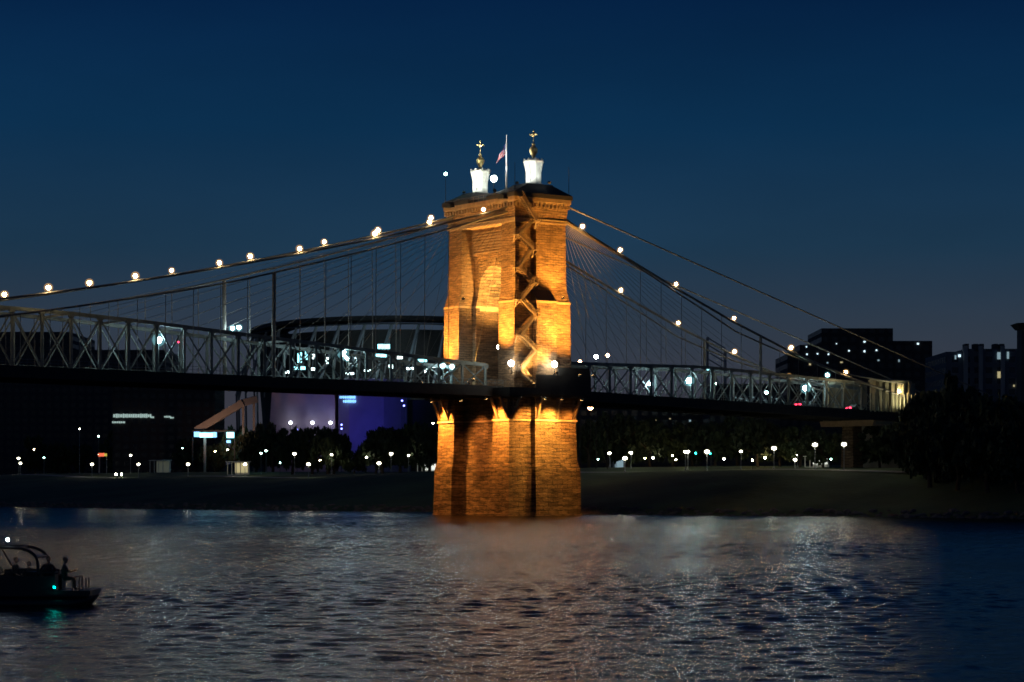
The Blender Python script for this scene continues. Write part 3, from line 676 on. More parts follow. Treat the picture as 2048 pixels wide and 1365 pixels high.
ordn = ['first', 'second', 'third', 'fourth', 'fifth', 'sixth', 'seventh', 'eighth']
for i, u in enumerate(LU):
    for s, nm in ((-1, 'near'), (1, 'far')):
        bulb_lamp('cable_lamp', W(u, s*8.65, zU(u)+.15), A, 'warm_bulb', .32, .45, f'warm lamp on the {nm} cable left of the tower, {ordn[i]} from the tower', 'lamp', GL)
RU = [11.6, 20.8, 34.8, 49.9, 65.3, 80.7, 96.2]
for i, u in enumerate(RU):
    for s, nm in ((-1, 'near'), (1, 'far')):
        if s > 0 and i < 2: continue
        bulb_lamp('cable_lamp', W(u, s*8.65, zP(u)+.2), A, 'warm_bulb', .30, .4, f'warm lamp on the {nm} cable right of the tower, {ordn[i]} from the tower', 'lamp', GL)
# road lamps of the bridge
GR = 'cool white road lamps on the bridge deck'
for px, py, v, lab in ((317, 682, -5.0, 'cool white globe road lamp on the deck far left of the tower'), (686, 708, -5.0, 'cool white road lamp on the deck midway between thick hanger and tower'),
                       (465, 657, 5.0, 'cool road lamp above the truss left of the thick hanger'), (478, 655, 7.6, 'second of the paired cool lamps above the truss left of the thick hanger'),
                       (694, 716, 7.0, 'smaller cool lamp just behind the road lamp left of the tower'), (1300, 768, 5.0, 'cool lamp with bright post, first right of the tower'),
                       (1378, 763, -5.0, 'brightest cool globe lamp on the approach span right of the tower'), (1611, 778, -5.0, 'cool globe lamp inside the truss near the anchorage'),
                       (1655, 750, 5.0, 'cool lamp above the truss near the anchorage'), (886, 731, 5.0, 'small cool lamp on the far deck side left of the pier'), (904, 733, 3.4, 'small cool lamp touching the left edge of the tower foot')):
    u, z = on_v(px, py, v); z0 = zd(u)
    bulb_lamp('road_lamp', W(u, v, z0), A, 'cool_bulb', .52 if v < 0 else .32, max(1.5, z-z0-.3), lab, 'street lamp', GR, 'steel', .09)
# red obstruction light on the truss
u, z = on_v(357, 686, -5.2); bulb_lamp('signal_lamp', W(u, -5.2, zd(u)), A, 'red_lamp', .13, z-zd(u), 'tiny red signal lamp on the truss at far left', 'signal', None, 'steel', .04)
# cars on the bridge
def make_car(loc, rz, label, grp='cars driving over the approach span'):
    t_ = thing('car', loc, rz, label, 'car', grp)
    q = MB(); pr_ = [(-2.2, .35), (-2.25, .8), (-2.0, .95), (-1.2, 1.0), (-.7, 1.42), (.7, 1.45), (1.45, 1.0), (2.15, .85), (2.25, .55), (2.2, .35)]
    q.prism_v([(x, z) for x, z in pr_], -.85, .85); bdy = q.build('body', 'car_paint', t_); bdy.rotation_euler = (0, 0, R(-90))
    q = MB(); q.prism_v([(-1.1, 1.02), (-.66, 1.36), (.66, 1.38), (1.3, 1.02)], -.87, .87); g_ = q.build('window', 'glass_dark', t_); g_.rotation_euler = (0, 0, R(-90))
    for x in (-1.35, 1.35):
        for y in (-.8, .8):
            q = MB(); q.tube([(x, y-.1, .33), (x, y+.1, .33)], .33, 14); q.build('wheel', 'tyre', t_)
    for y in (-.6, .6):
        q = MB(); q.box(-2.32, -2.22, y-.28, y+.28, .62, .84); q.build('tail_light', 'red_lamp', t_)
    return t_
u, z = on_v(1612, 827, -3.0); make_car(W(u, -3, zd(u)+.01), A, 'dark car with red tail lights below the globe lamp on the approach span')
u, z = on_v(1712, 833, -3.0); make_car(W(u, -3, zd(u)+.01), A, 'dark car with red tail lights nearest the anchorage')

# anchorage and land piers
an = thing('anchorage_house', BR, A, 'pale lit stone anchorage with columned walls at the right end of the bridge', 'anchorage')
q = MB()
q.box(101.5, 113, -9, 9, 6, 20.5); q.box(90, 101.4, -8.1, -6.2, 18.6, 27.4); q.box(90, 101.4, 6.2, 8.1, 18.6, 27.4); q.build('stone_block', 'limestone', an)
q = MB()
for s in (-1, 1):
    q.box(89.7, 100.3, s*7.15-1.25, s*7.15+1.25, 27.4, 27.8); q.box(90, 100, s*7.15-1.0, s*7.15+1.0, 27.8, 28.1)
q.build('coping', 'limestone', an)
for i in range(6):
    q = MB(); q.tube([(90.6+i*1.76, -8.3, 21.0), (90.6+i*1.76, -8.3, 27.4)], .26, 10); q.build('column', 'limestone', an)
q = MB()
for i in range(12):
    q.beam((87+i*1.2, -9.6, zd(90)-.2), (87+i*1.2, -9.6, zd(90)+3.6+.25*(i % 2)), .3)
q.build('baluster', 'limestone', an)
spot('anchorage_glow', an, (97, -12.0, 22.5), (94, -8, 25.5), 1500, (1, .88, .52), R(100), .8, .3)
for (px, w_, lab) in ((1717, 2.6, 'brown stone land pier under the approach span near the anchorage'), ):
    u, z = on_v(px, 880, -2)
    pr_ = thing('land_pier', W(u, 0, gz(u, 0)-1), A, lab, 'pier')
    q = MB(); zt = zd(u)-1.8-(gz(u, 0)-1)
    q.loft([(0, rect(1.5, 1.9)), (zt-1.2, rect(1.3, 1.6))]); q.build('shaft', 'stone_mid', pr_)
    q = MB(); q.loft([(zt-1.2, rect(1.6, 7.8)), (zt, rect(1.6, 8.2))]); q.build('cap', 'trim_stone', pr_)

# ================================================================== RIVERFRONT LAMPS
GP = 'white globe lamps along the riverside promenade'
LP = [(37, 917, 84, 1), (41, 927, 72, 1), (88, 916, 110, .7), (184, 929, 70, 1), (198, 909, 96, .7), (261, 911, 90, .9), (277, 929, 70, 1), (376, 929, 70, 1.1), (490, 929, 70, 1.1),
      (522, 907, 120, .8), (532, 902, 130, .8), (589, 908, 96, 1.1), (617, 929, 70, 1.1), (663, 910, 110, .8), (758, 927, 71, 1.1), (782, 908, 100, 1.1), (817, 911, 105, .7),
      (1219, 907, 96, .9), (1250, 917, 72, 1.1), (1262, 906, 92, .9), (1371, 904, 90, .9), (1376, 904, 92, .9), (1414, 904, 72, 1.2), (1482, 903, 100, .8), (1548, 897, 72, 1.1),
      (1630, 890, 70, 1.15), (1688, 889, 68, 1.1), (1906, 892, 66, .9), (130, 875, 190, .8), (106, 872, 200, .6), (115, 872, 204, .6), (308, 852, 240, .7), (197, 873, 150, .8), (159, 858, 90, .5),
      (866, 847, 170, .7), (1590, 920, 110, .9), (1595, 910, 120, .6)]
place = ['by the left frame edge, upper of the close pair', 'by the left frame edge, lower of the close pair', 'second group from the left edge, small and greenish', 'left of the small red sign, low on the crest',
         'on a tall mast above the red sign', 'right of the red sign, upper of two', 'right of the red sign, lower of two', 'in the middle between red sign and lit kiosk', 'just right of the lit white kiosk',
         'small teal one under the left trees', 'higher small teal one under the left trees', 'under the pale arena wall, upper of two', 'under the pale arena wall, lower of two', 'small one under the blue arena wall',
         'left of the tower, lower and brighter', 'left of the tower, upper one', 'tiny, nearest the tower on its left', 'first right of the tower, small', 'right of the tower, low on the crest', 'right of the tower, upper of close pair',
         'left one of a touching pair right of the tower', 'right one of a touching pair right of the tower', 'widest glowing one right of the tower', 'small one between two wide ones right of the tower', 'left of the white kiosks at right',
         'above the white kiosks at right', 'beside the brown land pier', 'among leaves at far right', 'far back at left, rightmost of three in a row', 'far back at left, first of three in a row', 'far back at left, middle of three in a row',
         'alone in the dark far back at left', 'high teal one above the red sign', 'on a very tall slim pole at left', 'in foliage touching the tower on its left', 'bright low one beside the white kiosks', 'tiny one over the white kiosks']
for (px, py, u, k), pl_ in zip(LP, place):
    v, z = on_u(px, py, u); g0 = gz(u, v)
    if z - g0 < 2.2: z = g0 + 2.2
    t_ = thing('promenade_lamp', W(u, v, g0-.1), A, 'white globe park lamp ' + pl_, 'street lamp', GP)
    q = MB(); q.tube([(0, 0, 0), (0, 0, z-g0)], [.09, .06], 6); q.lathe([(.22, 0), (.2, .4), (.1, .5)], (0,0,0), 8); q.build('post', 'pale_pier', t_)
    r = .33*k; q = MB(); q.ball((0, 0, z-g0+.1), r, 10, 6, (1.25, 1.25, .85)); q.build('globe', 'mast_bulb' if 'teal' in pl_ or 'greenish' in pl_ else 'globe_bulb', t_, True)
    q = MB(); q.ball((0, 0, z-g0+.1), r*1.7, 14, 9, (1.1, 1.1, .9)); q.build('halo_shell', 'park_halo', t_, True)  # lens glow of the park lamp modelled as a glowing shell
    q = MB(); q.lathe([(r*1.35, 0), (r*.7, .18), (.05, .3)], (0, 0, z-g0+.1+r*.8), 10); q.build('hood', 'girder', t_)
ORD = ['first', 'second', 'third', 'fourth', 'fifth', 'sixth', 'seventh', 'eighth', 'ninth', 'tenth', 'eleventh', 'twelfth', 'thirteenth', 'fourteenth', 'fifteenth', 'sixteenth', 'seventeenth', 'eighteenth', 'nineteenth', 'twentieth', 'twenty-first', 'twenty-second', 'twenty-third', 'twenty-fourth']
TINY = [(68, 899, 120), (365, 897, 130), (430, 903, 120), (455, 900, 125), (560, 926, 96), (700, 900, 122), (733, 915, 110), (1196, 919, 104), (1290, 917, 118), (1306, 916, 120), (1345, 912, 118), (1352, 920, 100), (1448, 918, 112), (1462, 905, 126),
        (1505, 921, 104), (1530, 916, 118), (1662, 919, 112), (1703, 912, 118), (1786, 899, 120), (1575, 906, 130), (640, 921, 104), (845, 905, 128)]
for i, (px, py, u) in enumerate(TINY):
    v, z = on_u(px, py, u); g0 = gz(u, v); z = max(z, g0+1.0); nth = sorted(t[0] for t in TINY if (t[0] < 1000) == (px < 1000)); nth = nth[::-1] if px < 1000 else nth
    t_ = thing('path_light', W(u, v, g0-.1), A, f'tiny path light in the dark tree line, {ORD[nth.index(px)]} one going {"left" if px < 1000 else "right"} from the tower', 'lamp', 'tiny path lights in the park')
    q = MB(); q.tube([(0, 0, 0), (0, 0, z-g0)], .05, 5); q.build('post', 'girder', t_); q = MB(); q.ball((0, 0, z-g0+.1), .17 if i % 3 else .23, 8, 6); q.build('globe', ('globe_bulb', 'mast_bulb', 'warm_bulb')[i % 3 if i % 5 else 2], t_, True)
# other distant lamps round the bridge ends
for px, py, Y, m_, r, lab in ((1160, 726, 520, 'orange_bulb', .38, 'orange lamp on a pole just right of the tower at truss height'), (1215, 713, 560, 'orange_bulb', .42, 'pale orange lamp above the truss right of the tower'),
                       (1192, 716, 540, 'cool_bulb', .42, 'cool white lamp on a short mast above the right truss'), (1181, 817, 500, 'orange_bulb', .55, 'orange globe lamp under the deck right of the tower'),
                       (1533, 787, 640, 'mast_bulb', .4, 'small teal lamp seen through the approach truss'), (1430, 769, 700, 'mast_bulb', .35, 'small pale lamp seen through the truss beside the light tower')):
    p = pz(px, py, Y); ug = 120; z0 = 9.5
    t_ = thing('street_lamp', (p.x, p.y, z0), 0, lab, 'street lamp', 'street lamps in the city behind the bridge')
    q = MB(); q.tube([(0, 0, 0), (0, 0, p.z-z0)], [.09, .06], 6); q.build('post', 'girder', t_)
    q = MB(); q.ball((0, 0, p.z-z0+.2), r, 10, 6); q.build('globe', m_, t_, True)

# ================================================================== BUILDINGS
def pbox(mb, x0, y0, x1, y1, Y, d):   # pixel rect at depth Y, going back d metres
    a_ = pz(x0, y0, Y); b_ = pz(x1, y1, Y); mb.box(a_.x, b_.x, Y, Y+d, b_.z, a_.z)
GZ0 = 9
def block(name, rects, Y, d, m_, label, windows=(), cat='building', grp=None, wm='window_cool', ww=4, wh=5):
    t_ = thing(name, (0, 0, 0), 0, label, cat, grp)
    q = MB()
    for i, (x0, y0, x1, y1) in enumerate(rects):
        a_ = pz(x0, y0, Y); b_ = pz(x1, y1, Y); q.box(a_.x, b_.x, Y+.15*i, Y+d-.2*i, GZ0-.1*i, a_.z)
    q.build('walls', m_, t_)
    for (px, py, *m2) in windows:
        c = pz(px, py, Y-.25); w_ = (m2[1] if len(m2) > 1 else ww)/FPX*Y/2; h_ = (m2[2] if len(m2) > 2 else wh)/FPX*Y/2
        q = MB(); q.box(c.x-w_, c.x+w_, Y-.3, Y-.12, c.z-h_, c.z+h_); q.build('lit_window', m2[0] if m2 else wm, t_)
    return t_
block('apartment_tower', [(1643, 657, 1786, 950), (1600, 690, 1680, 950), (1575, 708, 1700, 950), (1740, 682, 1865, 950)], 860, 40, 'brown_windows',
      'dark stepped apartment block on the right skyline with tiny lit windows',
      [(1613, 694, 'spark', 2.4, 2.6), (1673, 688, 'spark', 2, 2), (1729, 684, 'spark', 4, 3), (1836, 688, 'spark', 4, 3.5), (1614, 709, 'spark', 3, 3), (1635, 708, 'spark', 3, 2.5), (1657, 709, 'spark', 3, 3),
       (1698, 702, 'spark', 3, 3), (1729, 703, 'spark', 3.5, 4), (1753, 701, 'spark', 3, 3), (1798, 722, 'window_cool', 3, 5), (1620, 729, 'window_warm', 4, 4), (1631, 728, 'window_warm', 5, 3), (1655, 726, 'window_cool', 3, 3), (1683, 725, 'window_warm', 5, 3), (1757, 721, 'window_cool', 4, 3)])
rb = block('condominium', [(1892, 704, 1945, 950), (1930, 698, 2120, 950)], 700, 35, 'blue_windows', 'blue-grey condominium with pale vertical piers at the far right skyline',
      [(1919, 712, 'spark', 5, 5), (1911, 715, 'window_cool', 3, 8), (1998, 712, 'window_cool', 7, 14), (2016, 711, 'window_cool', 4, 14), (1999, 750, 'window_warm', 8, 13),
       (2028, 772, 'window_warm', 3, 4), (2036, 770, 'window_warm', 4, 4), (2043, 773, 'window_warm', 4, 5), (2040, 767, 'window_warm', 3, 3)])
for x in (1932, 1962, 2006, 2047):
    q = MB(); pbox(q, x-4, 692, x+4, 900, 699, 1.0); q.build('pier', 'pale_pier', rb)
for x in (1934, 1952, 1964, 1992, 2005):
    q = MB(); pbox(q, x-4, 688, x+4, 700, 712, 4); q.build('chimney', 'dark_facade', rb)
tw = thing('clock_tower', (0, 0, 0), 0, 'dark tower with flared cap at the right frame edge', 'building')
q = MB(); c = pz(2060, 700, 660); top = pz(2060, 660, 660).z
q.loft([(9, [(c.x+x*3.2, 660+y*3.2) for x, y in ((-1,-1), (1,-1), (1,1), (-1,1))]), (top, [(c.x+x*3.0, 660+y*3.0) for x, y in ((-1,-1), (1,-1), (1,1), (-1,1))])])
q.loft([(top, [(c.x+x*3.4, 660+y*3.4) for x, y in ((-1,-1), (1,-1), (1,1), (-1,1))]), (top+1.6, [(c.x+x*4.6, 660+y*4.6) for x, y in ((-1,-1), (1,-1), (1,1), (-1,1))]), (top+2.0, [(c.x+x*.5, 660+y*.5) for x, y in ((-1,-1), (1,-1), (1,1), (-1,1))])])
q.build('shaft', 'dark_facade', tw)
block('office_block', [(1420, 768, 1560, 950)], 760, 30, 'dark_windows', 'low dark office block seen through the approach truss', [(1470+12*i, 795+(i % 3)*3, 'window_cool', 5, 3) for i in range(8)])
block('convention_hall', [(1150, 806, 1420, 950), (1380, 796, 1900, 950)], 800, 40, 'dark_windows', 'very long low dark hall under the approach span with a few dim lights', [(1259, 837, 'window_warm', 3, 4), (1267, 837, 'spark', 3, 3), (1313, 840, 'window_warm', 3, 4), (1380, 842, 'window_cool', 4, 4), (1412, 840, 'window_cool', 4, 3), (1340, 838, 'window_warm', 3, 2), (1431, 843, 'window_warm', 3, 3)])
block('parking_garage', [(0, 700, 330, 950), (-120, 664, 140, 950)], 1000, 60, 'dark_windows', 'long dark building behind the main span at far left', [(60+i*22, 870, 'window_warm', 5, 2) for i in range(0)])
bb = block('river_terrace_building', [(225, 766, 430, 950)], 900, 30, 'brown_windows', 'dark building with a dim pale sign row under the deck at left', [])
for i, (x0, x1, y) in enumerate(((226, 300, 832), (301, 307, 835), (328, 336, 834), (340, 346, 836), (224, 248, 845))):
    x = x0
    while x < x1:
        w_ = random.uniform(3, 6); c = pz(x+w_/2, y, 899.5); hh = random.uniform(5, 8)/FPX*900/2*(1 if i < 1 else .5)
        q = MB(); q.box(c.x-w_/FPX*900/2*.8, c.x+w_/FPX*900/2*.8, 899.4, 899.7, c.z-hh, c.z+hh); q.build('sign_panel', 'sign_white', bb); x += w_
# arena: pale wall washed by uplights and a blue lit wing
ar_ = thing('arena', (0, 0, 0), 0, 'arena with pale purple-tinted wall and deep blue lit wing left of the tower', 'arena')
Y = 860
q = MB(); a_ = pz(545, 786, Y); b_ = pz(670, 786, Y); c0 = pz(532, 900, Y)
q.add([(c0.x, Y, GZ0), (b_.x, Y, GZ0), (b_.x, Y, a_.z+4), (a_.x, Y, a_.z+4), (c0.x, Y+30, GZ0), (b_.x, Y+30, GZ0), (b_.x, Y+30, a_.z+4), (a_.x, Y+30, a_.z+4)],
      [(0,1,2,3), (7,6,5,4), (0,4,5,1), (1,5,6,2), (2,6,7,3), (3,7,4,0)]); q.build('pale_wall', 'pale_panel', ar_)
q = MB(); a_ = pz(676, 786, Y-8); b_ = pz(812, 786, Y-8); q.loft([(GZ0, [(a_.x, Y-6), (a_.x+4, Y-9), (b_.x-8, Y-9), (b_.x, Y-2), (b_.x, Y+30), (a_.x, Y+30)]), (a_.z+5, [(a_.x, Y-6), (a_.x+4, Y-9), (b_.x-8, Y-9), (b_.x, Y-2), (b_.x, Y+30), (a_.x, Y+30)])])
q.build('blue_wing', 'pale_panel', ar_)
q = MB(); pbox(q, 812, 800, 905, 900, Y+6, 20); q.build('low_wing', 'dark_facade', ar_)
for y_, x0, x1 in ((795, 679, 711), (803, 686, 712)):
    x = x0
    while x < x1:
        w_ = random.uniform(2.0, 3.4); c = pz(x+w_/2, y_, Y-9.4); hh = random.uniform(2.6, 3.6)/FPX*Y
        q = MB(); q.box(c.x-w_/FPX*Y*.36, c.x+w_/FPX*Y*.36, Y-9.5, Y-9.2, c.z-hh*.8, c.z+hh*.8); q.build('sign_letter', 'sign_blue', ar_); x += w_+.6
for px, lab in ((581, 'left'), (625, 'middle'), (661, 'right')):
    p = pz(px, 846, Y-3.0)
    t_ = thing('uplight', (p.x, p.y, p.z-8), 0, f'{lab} one of three white uplights shining on the pale arena wall', 'uplight', 'uplights on the arena wall')
    q = MB(); q.tube([(0, 0, -8), (0, 0, 7.6)], .1, 6); q.build('post', 'girder', t_)
    q = MB(); q.ball((0, 0, 8), .62, 10, 6); q.build('lens', 'uplight_bulb', t_)
    spot('beam', t_, (0, 0, 8.7), (0, 1.6, 13), 170, (.45, .62, 1), R(100), .9, .3)
spot('purple_wash', ar_, pz(600, 925, Y-45), pz(600, 815, Y), 2300, (.75, .38, .72), R(70), 1, 1)
spot('blue_wash', ar_, pz(735, 925, Y-50), pz(720, 815, Y-9), 15000, (.07, .06, 1), R(55), .9, 1)
for px, py, lab in ((683, 851, 'upper one on the edge of the blue wing'), (683, 859, 'lower one on the edge of the blue wing'), (682, 894, 'upper one among trees below the blue wing'), (688, 907, 'lower one among trees below the blue wing'), (594, 861, 'one under the pale arena wall'), (808, 813, 'lower of a pair high on the arena corner'), (804, 803, 'upper of a pair high on the arena corner')):
    p = pz(px, py, 835); t_ = thing('marker_light', p, 0, 'tiny blue violet marker light, '+lab, 'light', 'blue marker lights by the arena')
    q = MB(); q.tube([(0, 0, GZ0-p.z), (0, 0, 0)], .06, 5); q.build('post', 'girder', t_); q = MB(); q.ball((0,0,.2), .3, 8, 5); q.build('lens', 'blue_bulb', t_)
# orange lit ramp
rm = thing('escalator_tube', (0, 0, 0), 0, 'sloping tan covered ramp lit orange above the blue canopy sign', 'ramp')
a_ = pz(392, 862, 830); b_ = pz(486, 806, 830); c_ = pz(512, 799, 832)
q = MB(); q.beam(a_, b_, 3.0, 2.4); q.beam(b_, c_, 3.0, 2.4); q.build('tube', 'concrete', rm)
q = MB(); q.beam((b_.x, 831, b_.z-.8), (b_.x, 831, GZ0), .8); q.beam((c_.x-.6, 831, c_.z-.8), (c_.x-.6, 831, GZ0), .8); q.beam((a_.x+3, 831, a_.z), (a_.x+3, 831, GZ0), .8); q.build('support', 'concrete', rm)
spot('ramp_glow', rm, (a_.x+9, 812, a_.z-6), (a_.x+9, 830, a_.z+5), 6000, (1, .5, .3), R(110), .9, .5)
cs = thing('lit_canopy', (0, 0, 0), 0, 'glowing cyan and blue canopy at the foot of the sloping ramp', 'canopy')
for x0, x1, y0, y1, m_ in ((388, 398, 864, 874, 'sign_blue'), (399, 424, 866, 875, 'sign_cyan'), (425, 432, 865, 875, 'sign_blue'), (453, 467, 865, 876, 'sign_cyan'), (453, 460, 881, 886, 'sign_blue')):
    q = MB(); pbox(q, x0, y0, x1, y1, 828, 2); q.build('light_panel', m_, cs)
q = MB(); pbox(q, 384, 861, 470, 864, 827, 5); pbox(q, 384, 876, 386, 935, 829, .5); pbox(q, 468, 876, 470, 935, 829, .5); q.build('frame', 'dark_facade', cs)
# stadium bowl with raking white masts
stt = thing('stadium', (0, 0, 0), 0, 'large stadium bowl with thin curved roof canopy and white raking masts behind the tower', 'stadium')
SX, SY, RX, RY = -50, 1130, 73, 120
def ell(t_, k=1.0): return (SX+RX*k*math.cos(t_), SY+RY*k*math.sin(t_))
N = 64
q = MB(); q.loft([(9, [ell(2*math.pi*i/N, .92) for i in range(N)]), (40, [ell(2*math.pi*i/N, .94) for i in range(N)]), (73, [ell(2*math.pi*i/N, .98) for i in range(N)])]); q.build('bowl', 'girder', stt)
def zc(t_): return 78.6
q = MB()
for i in range(N):
    t0, t1 = 2*math.pi*i/N, 2*math.pi*(i+1)/N
    a0, a1 = ell(t0, 1.02), ell(t1, 1.02); b0, b1 = ell(t0, .78), ell(t1, .78)
    th = 1.7
    q.add([(*a0, zc(t0)-th), (*a1, zc(t1)-th), (*b1, zc(t1)-1), (*b0, zc(t0)-1), (*a0, zc(t0)), (*a1, zc(t1)), (*b1, zc(t1)+.5), (*b0, zc(t0)+.5)], [(0,1,2,3), (7,6,5,4), (0,4,5,1), (2,6,7,3)])
q.build('roof_canopy', 'girder', stt)
q = MB(); q.tube([(*ell(2*math.pi*i/N, 1.03), zc(2*math.pi*i/N)-3.6) for i in range(N+1)], .35, 5); q.build('canopy_edge', 'dark_facade', stt)
for i in range(20):
    t_ = math.pi*(1.02+.96*i/19); a0 = ell(t_-.03, 1.10); b0 = ell(t_+.06, 1.0)
    q = MB(); q.beam((*a0, 48), (*b0, zc(t_)-3.6), 1.0); q.beam((*ell(t_, .99), 46), (*b0, zc(t_)-3.6), .5); q.beam((*a0, 48), (*ell(t_-.03, 1.09), 9), .8); q.build('raking_mast', 'pale_pier', stt)
for px, py, w_, h_ in ((768, 694, 24, 9), (762, 712, 22, 6), (600, 716, 8, 20), (614, 712, 6, 16), (600, 737, 22, 6), (628, 739, 9, 5), (630, 714, 9, 9), (845, 722, 18, 5), (852, 742, 6, 9), (800, 716, 10, 5), (575, 745, 8, 6), (655, 722, 5, 12), (735, 742, 12, 4), (782, 734, 8, 7), (820, 738, 14, 4), (868, 733, 7, 6), (700, 748, 16, 4)):
    p = pz(px, py, 995); k = 995/FPX/2
    q = MB(); q.box(p.x-w_*k, p.x+w_*k, 993, 994, p.z-h_*k, p.z+h_*k); q.build('light_panel', 'panel_bulb' if w_*h_ < 90 else 'sign_cyan', stt)
for px in (620, 700, 790, 850):
    p = pz(px, 735, 975); spot('concourse_glow', stt, (p.x, 975, 40), (p.x+6, 1020, 64), 4200, (.75, .9, .95), R(120), 1, 1)
# pale light tower frame above the right truss
lt = thing('stadium_light_tower', (0, 0, 0), 0, 'pale lattice light tower with sloping rails above the approach truss', 'light tower')
q = MB(); a_ = pz(1415, 675, 780); b_ = pz(1454, 700, 780)
q.beam((a_.x, 780, GZ0), (a_.x, 780, a_.z), .8); q.beam((b_.x, 786, GZ0), (b_.x, 786, b_.z), .8)
for y_ in (676, 690, 704, 718):
    p0 = pz(1415, y_, 780); p1 = pz(1454, y_+19, 780); q.beam(p0, (p1.x, 786, p1.z), .3)
q.build('lattice', 'pale_pier', lt)
q = MB(); pbox(q, 1414, 737, 1434, 741, 700, .5); q.build('light_panel', 'sign_cyan', lt)
spot('tower_glow', lt, (a_.x+4, 770, 36), (a_.x+3, 781, 48), 5000, (.7, .95, 1), R(90), .9, .5)

# kiosks, sign, gazebo, cars on the shore
def kiosk(px0, px1, y0, u, m_, label, h=3.2):
    v0, z0 = on_u(px0, y0, u); v1, _ = on_u(px1, y0, u); g0 = gz(u, v0); g1 = min(gz(u, v1), g0)
    t_ = thing('kiosk', W(u, (v0+v1)/2, g1), A, label, 'kiosk', 'lit kiosks on the promenade'); hw = abs(v0-v1)/2; hh = max(2.4, z0-g1)
    q = MB(); q.box(0, 3, -hw, hw, 0, .25); q.box(2.6, 3, -hw, hw, .25, hh); q.box(-.4, 3.3, -hw-.3, hw+.3, hh, hh+.22)
    for k in range(4): q.beam((0, -hw+2*hw*k/3, .2), (0, -hw+2*hw*k/3, hh), .16)
    q.build('frame', 'white_paint', t_)
    q = MB(); q.box(2.4, 2.58, -hw*.93, hw*.93, .9, hh-.3); q.build('lit_panel', m_, t_); return t_
kiosk(455, 481, 925, 82, 'window_warm', 'small open pale gazebo left of the promenade lamps under the trees')
kiosk(835, 862, 918, 118, 'shop_light', 'long bright white lit shelter just left of the tower foot')
kiosk(1610, 1640, 914, 125, 'shop_light', 'bright white lit kiosk row right of the tower among small lamps')
kiosk(1215, 1232, 916, 128, 'window_cool', 'low lit shelter just right of the tower foot')
kiosk(300, 326, 922, 125, 'dim_interior', 'dim greenish lit shopfront under the left trees')
sg = thing('lit_sign', W(84, on_u(205, 910, 84)[0], gz(84, on_u(205, 910, 84)[0])), A, 'small red and yellow glowing sign beam on a post at left', 'sign')
z_ = on_u(205, 910, 84)[1]-gz(84, on_u(205, 910, 84)[0])
q = MB(); q.box(-.1, .1, -1.2, 2.9, z_-.55, z_+.55); q.build('red_panel', 'sign_red', sg)
q = MB(); q.box(-.12, .12, -3.0, -1.5, z_-.5, z_+.4); q.build('yellow_panel', 'sign_yellow', sg)
q = MB(); q.beam((.2, 2.6, 0), (.2, 2.6, z_+.8), .25); q.beam((.2, -2.6, 0), (.2, -2.6, z_+.5), .2); q.build('post', 'pale_pier', sg)
for px, lr in ((232, 'left'), (243, 'right')):
    v, z = on_u(px, 940, 69); t_ = thing('headlight_standin', W(69, v, gz(69, v)), A, f'low white post light standing in for a car headlight right of the red sign, {lr} one of the pair', 'bollard', 'post lights standing in for headlights')  # post lamp drawn in place of a vehicle's headlight
    q = MB(); q.tube([(0,0,0), (0,0,.9)], .12, 8); q.build('post', 'girder', t_); q = MB(); q.ball((0,0,1.1), .32, 8, 6); q.build('globe', 'globe_bulb', t_)
for px, py in ((1128, 0),): pass
for px, py, m_, lab in ((1268+125, 919, 'green_bulb', 'green traffic signal right of the tower beneath the trees'), (1422, 919, 'green_bulb', 'green traffic signal beside the widest promenade lamp')):
    v, z = on_u(px, py, 110); g0 = gz(110, v); t_ = thing('traffic_signal', W(110, v, g0), A, lab, 'traffic light', 'traffic signals on the river road')
    q = MB(); q.tube([(0,0,0), (0,0,4.2)], .08, 6); q.box(-.2, .1, -.22, .22, 3.0, 4.1); q.build('post', 'girder', t_); q = MB(); q.ball((-.25,0,3.3), .22, 8, 5); q.build('lens', m_, t_)

# ================================================================== TREES
def crown_mesh(name, n_cl, n_leaf, shape, m_, leaf=.5):
    q = MB(); rnd = random.Random(sum(map(ord, name)))
    cl = []
    for i in range(n_cl):
        while True:
            x, y, z = rnd.uniform(-1, 1), rnd.uniform(-1, 1), rnd.uniform(0, 1)
            rr = math.hypot(x, y)
            lim = (math.sqrt(max(0, 1-(z*2-1)**2))*.92+.12) if shape == 'round' else (1-z)*.95+.05
            if rr < lim: break
        cl.append((x, y, z, rnd.uniform(.14, .30)))
    for x, y, z, r in cl:
        for _ in range(n_leaf):
            d = Vector((rnd.gauss(0, 1), rnd.gauss(0, 1), rnd.gauss(0, 1))).normalized()*r*rnd.uniform(.5, 1.05)
            c = Vector((x, y, z)) + Vector((d.x, d.y, d.z*.55))
            a1 = Vector((rnd.gauss(0, 1), rnd.gauss(0, 1), rnd.gauss(0, 1))).normalized(); a2 = a1.cross(Vector((rnd.gauss(0, 1), rnd.gauss(0, 1), rnd.gauss(0, 1)))).normalized()
            s_ = leaf*.1*rnd.uniform(.6, 1.3)
            q.add([c-a1*s_, c+a2*s_*.7, c+a1*s_, c-a2*s_*.7], [(0,1,2,3)])
    me = bpy.data.meshes.new(name); me.from_pydata(q.v, [], q.f); me.materials.append(MAT[m_]); return me
crowns = [crown_mesh('crown_a', 46, 46, 'round', 'leaf', .85), crown_mesh('crown_b', 56, 42, 'round', 'leaf_dark', .85), crown_mesh('crown_c', 40, 46, 'round', 'leaf_dark', .9), crown_mesh('crown_d', 50, 42, 'cone', 'leaf_dark', .85)]
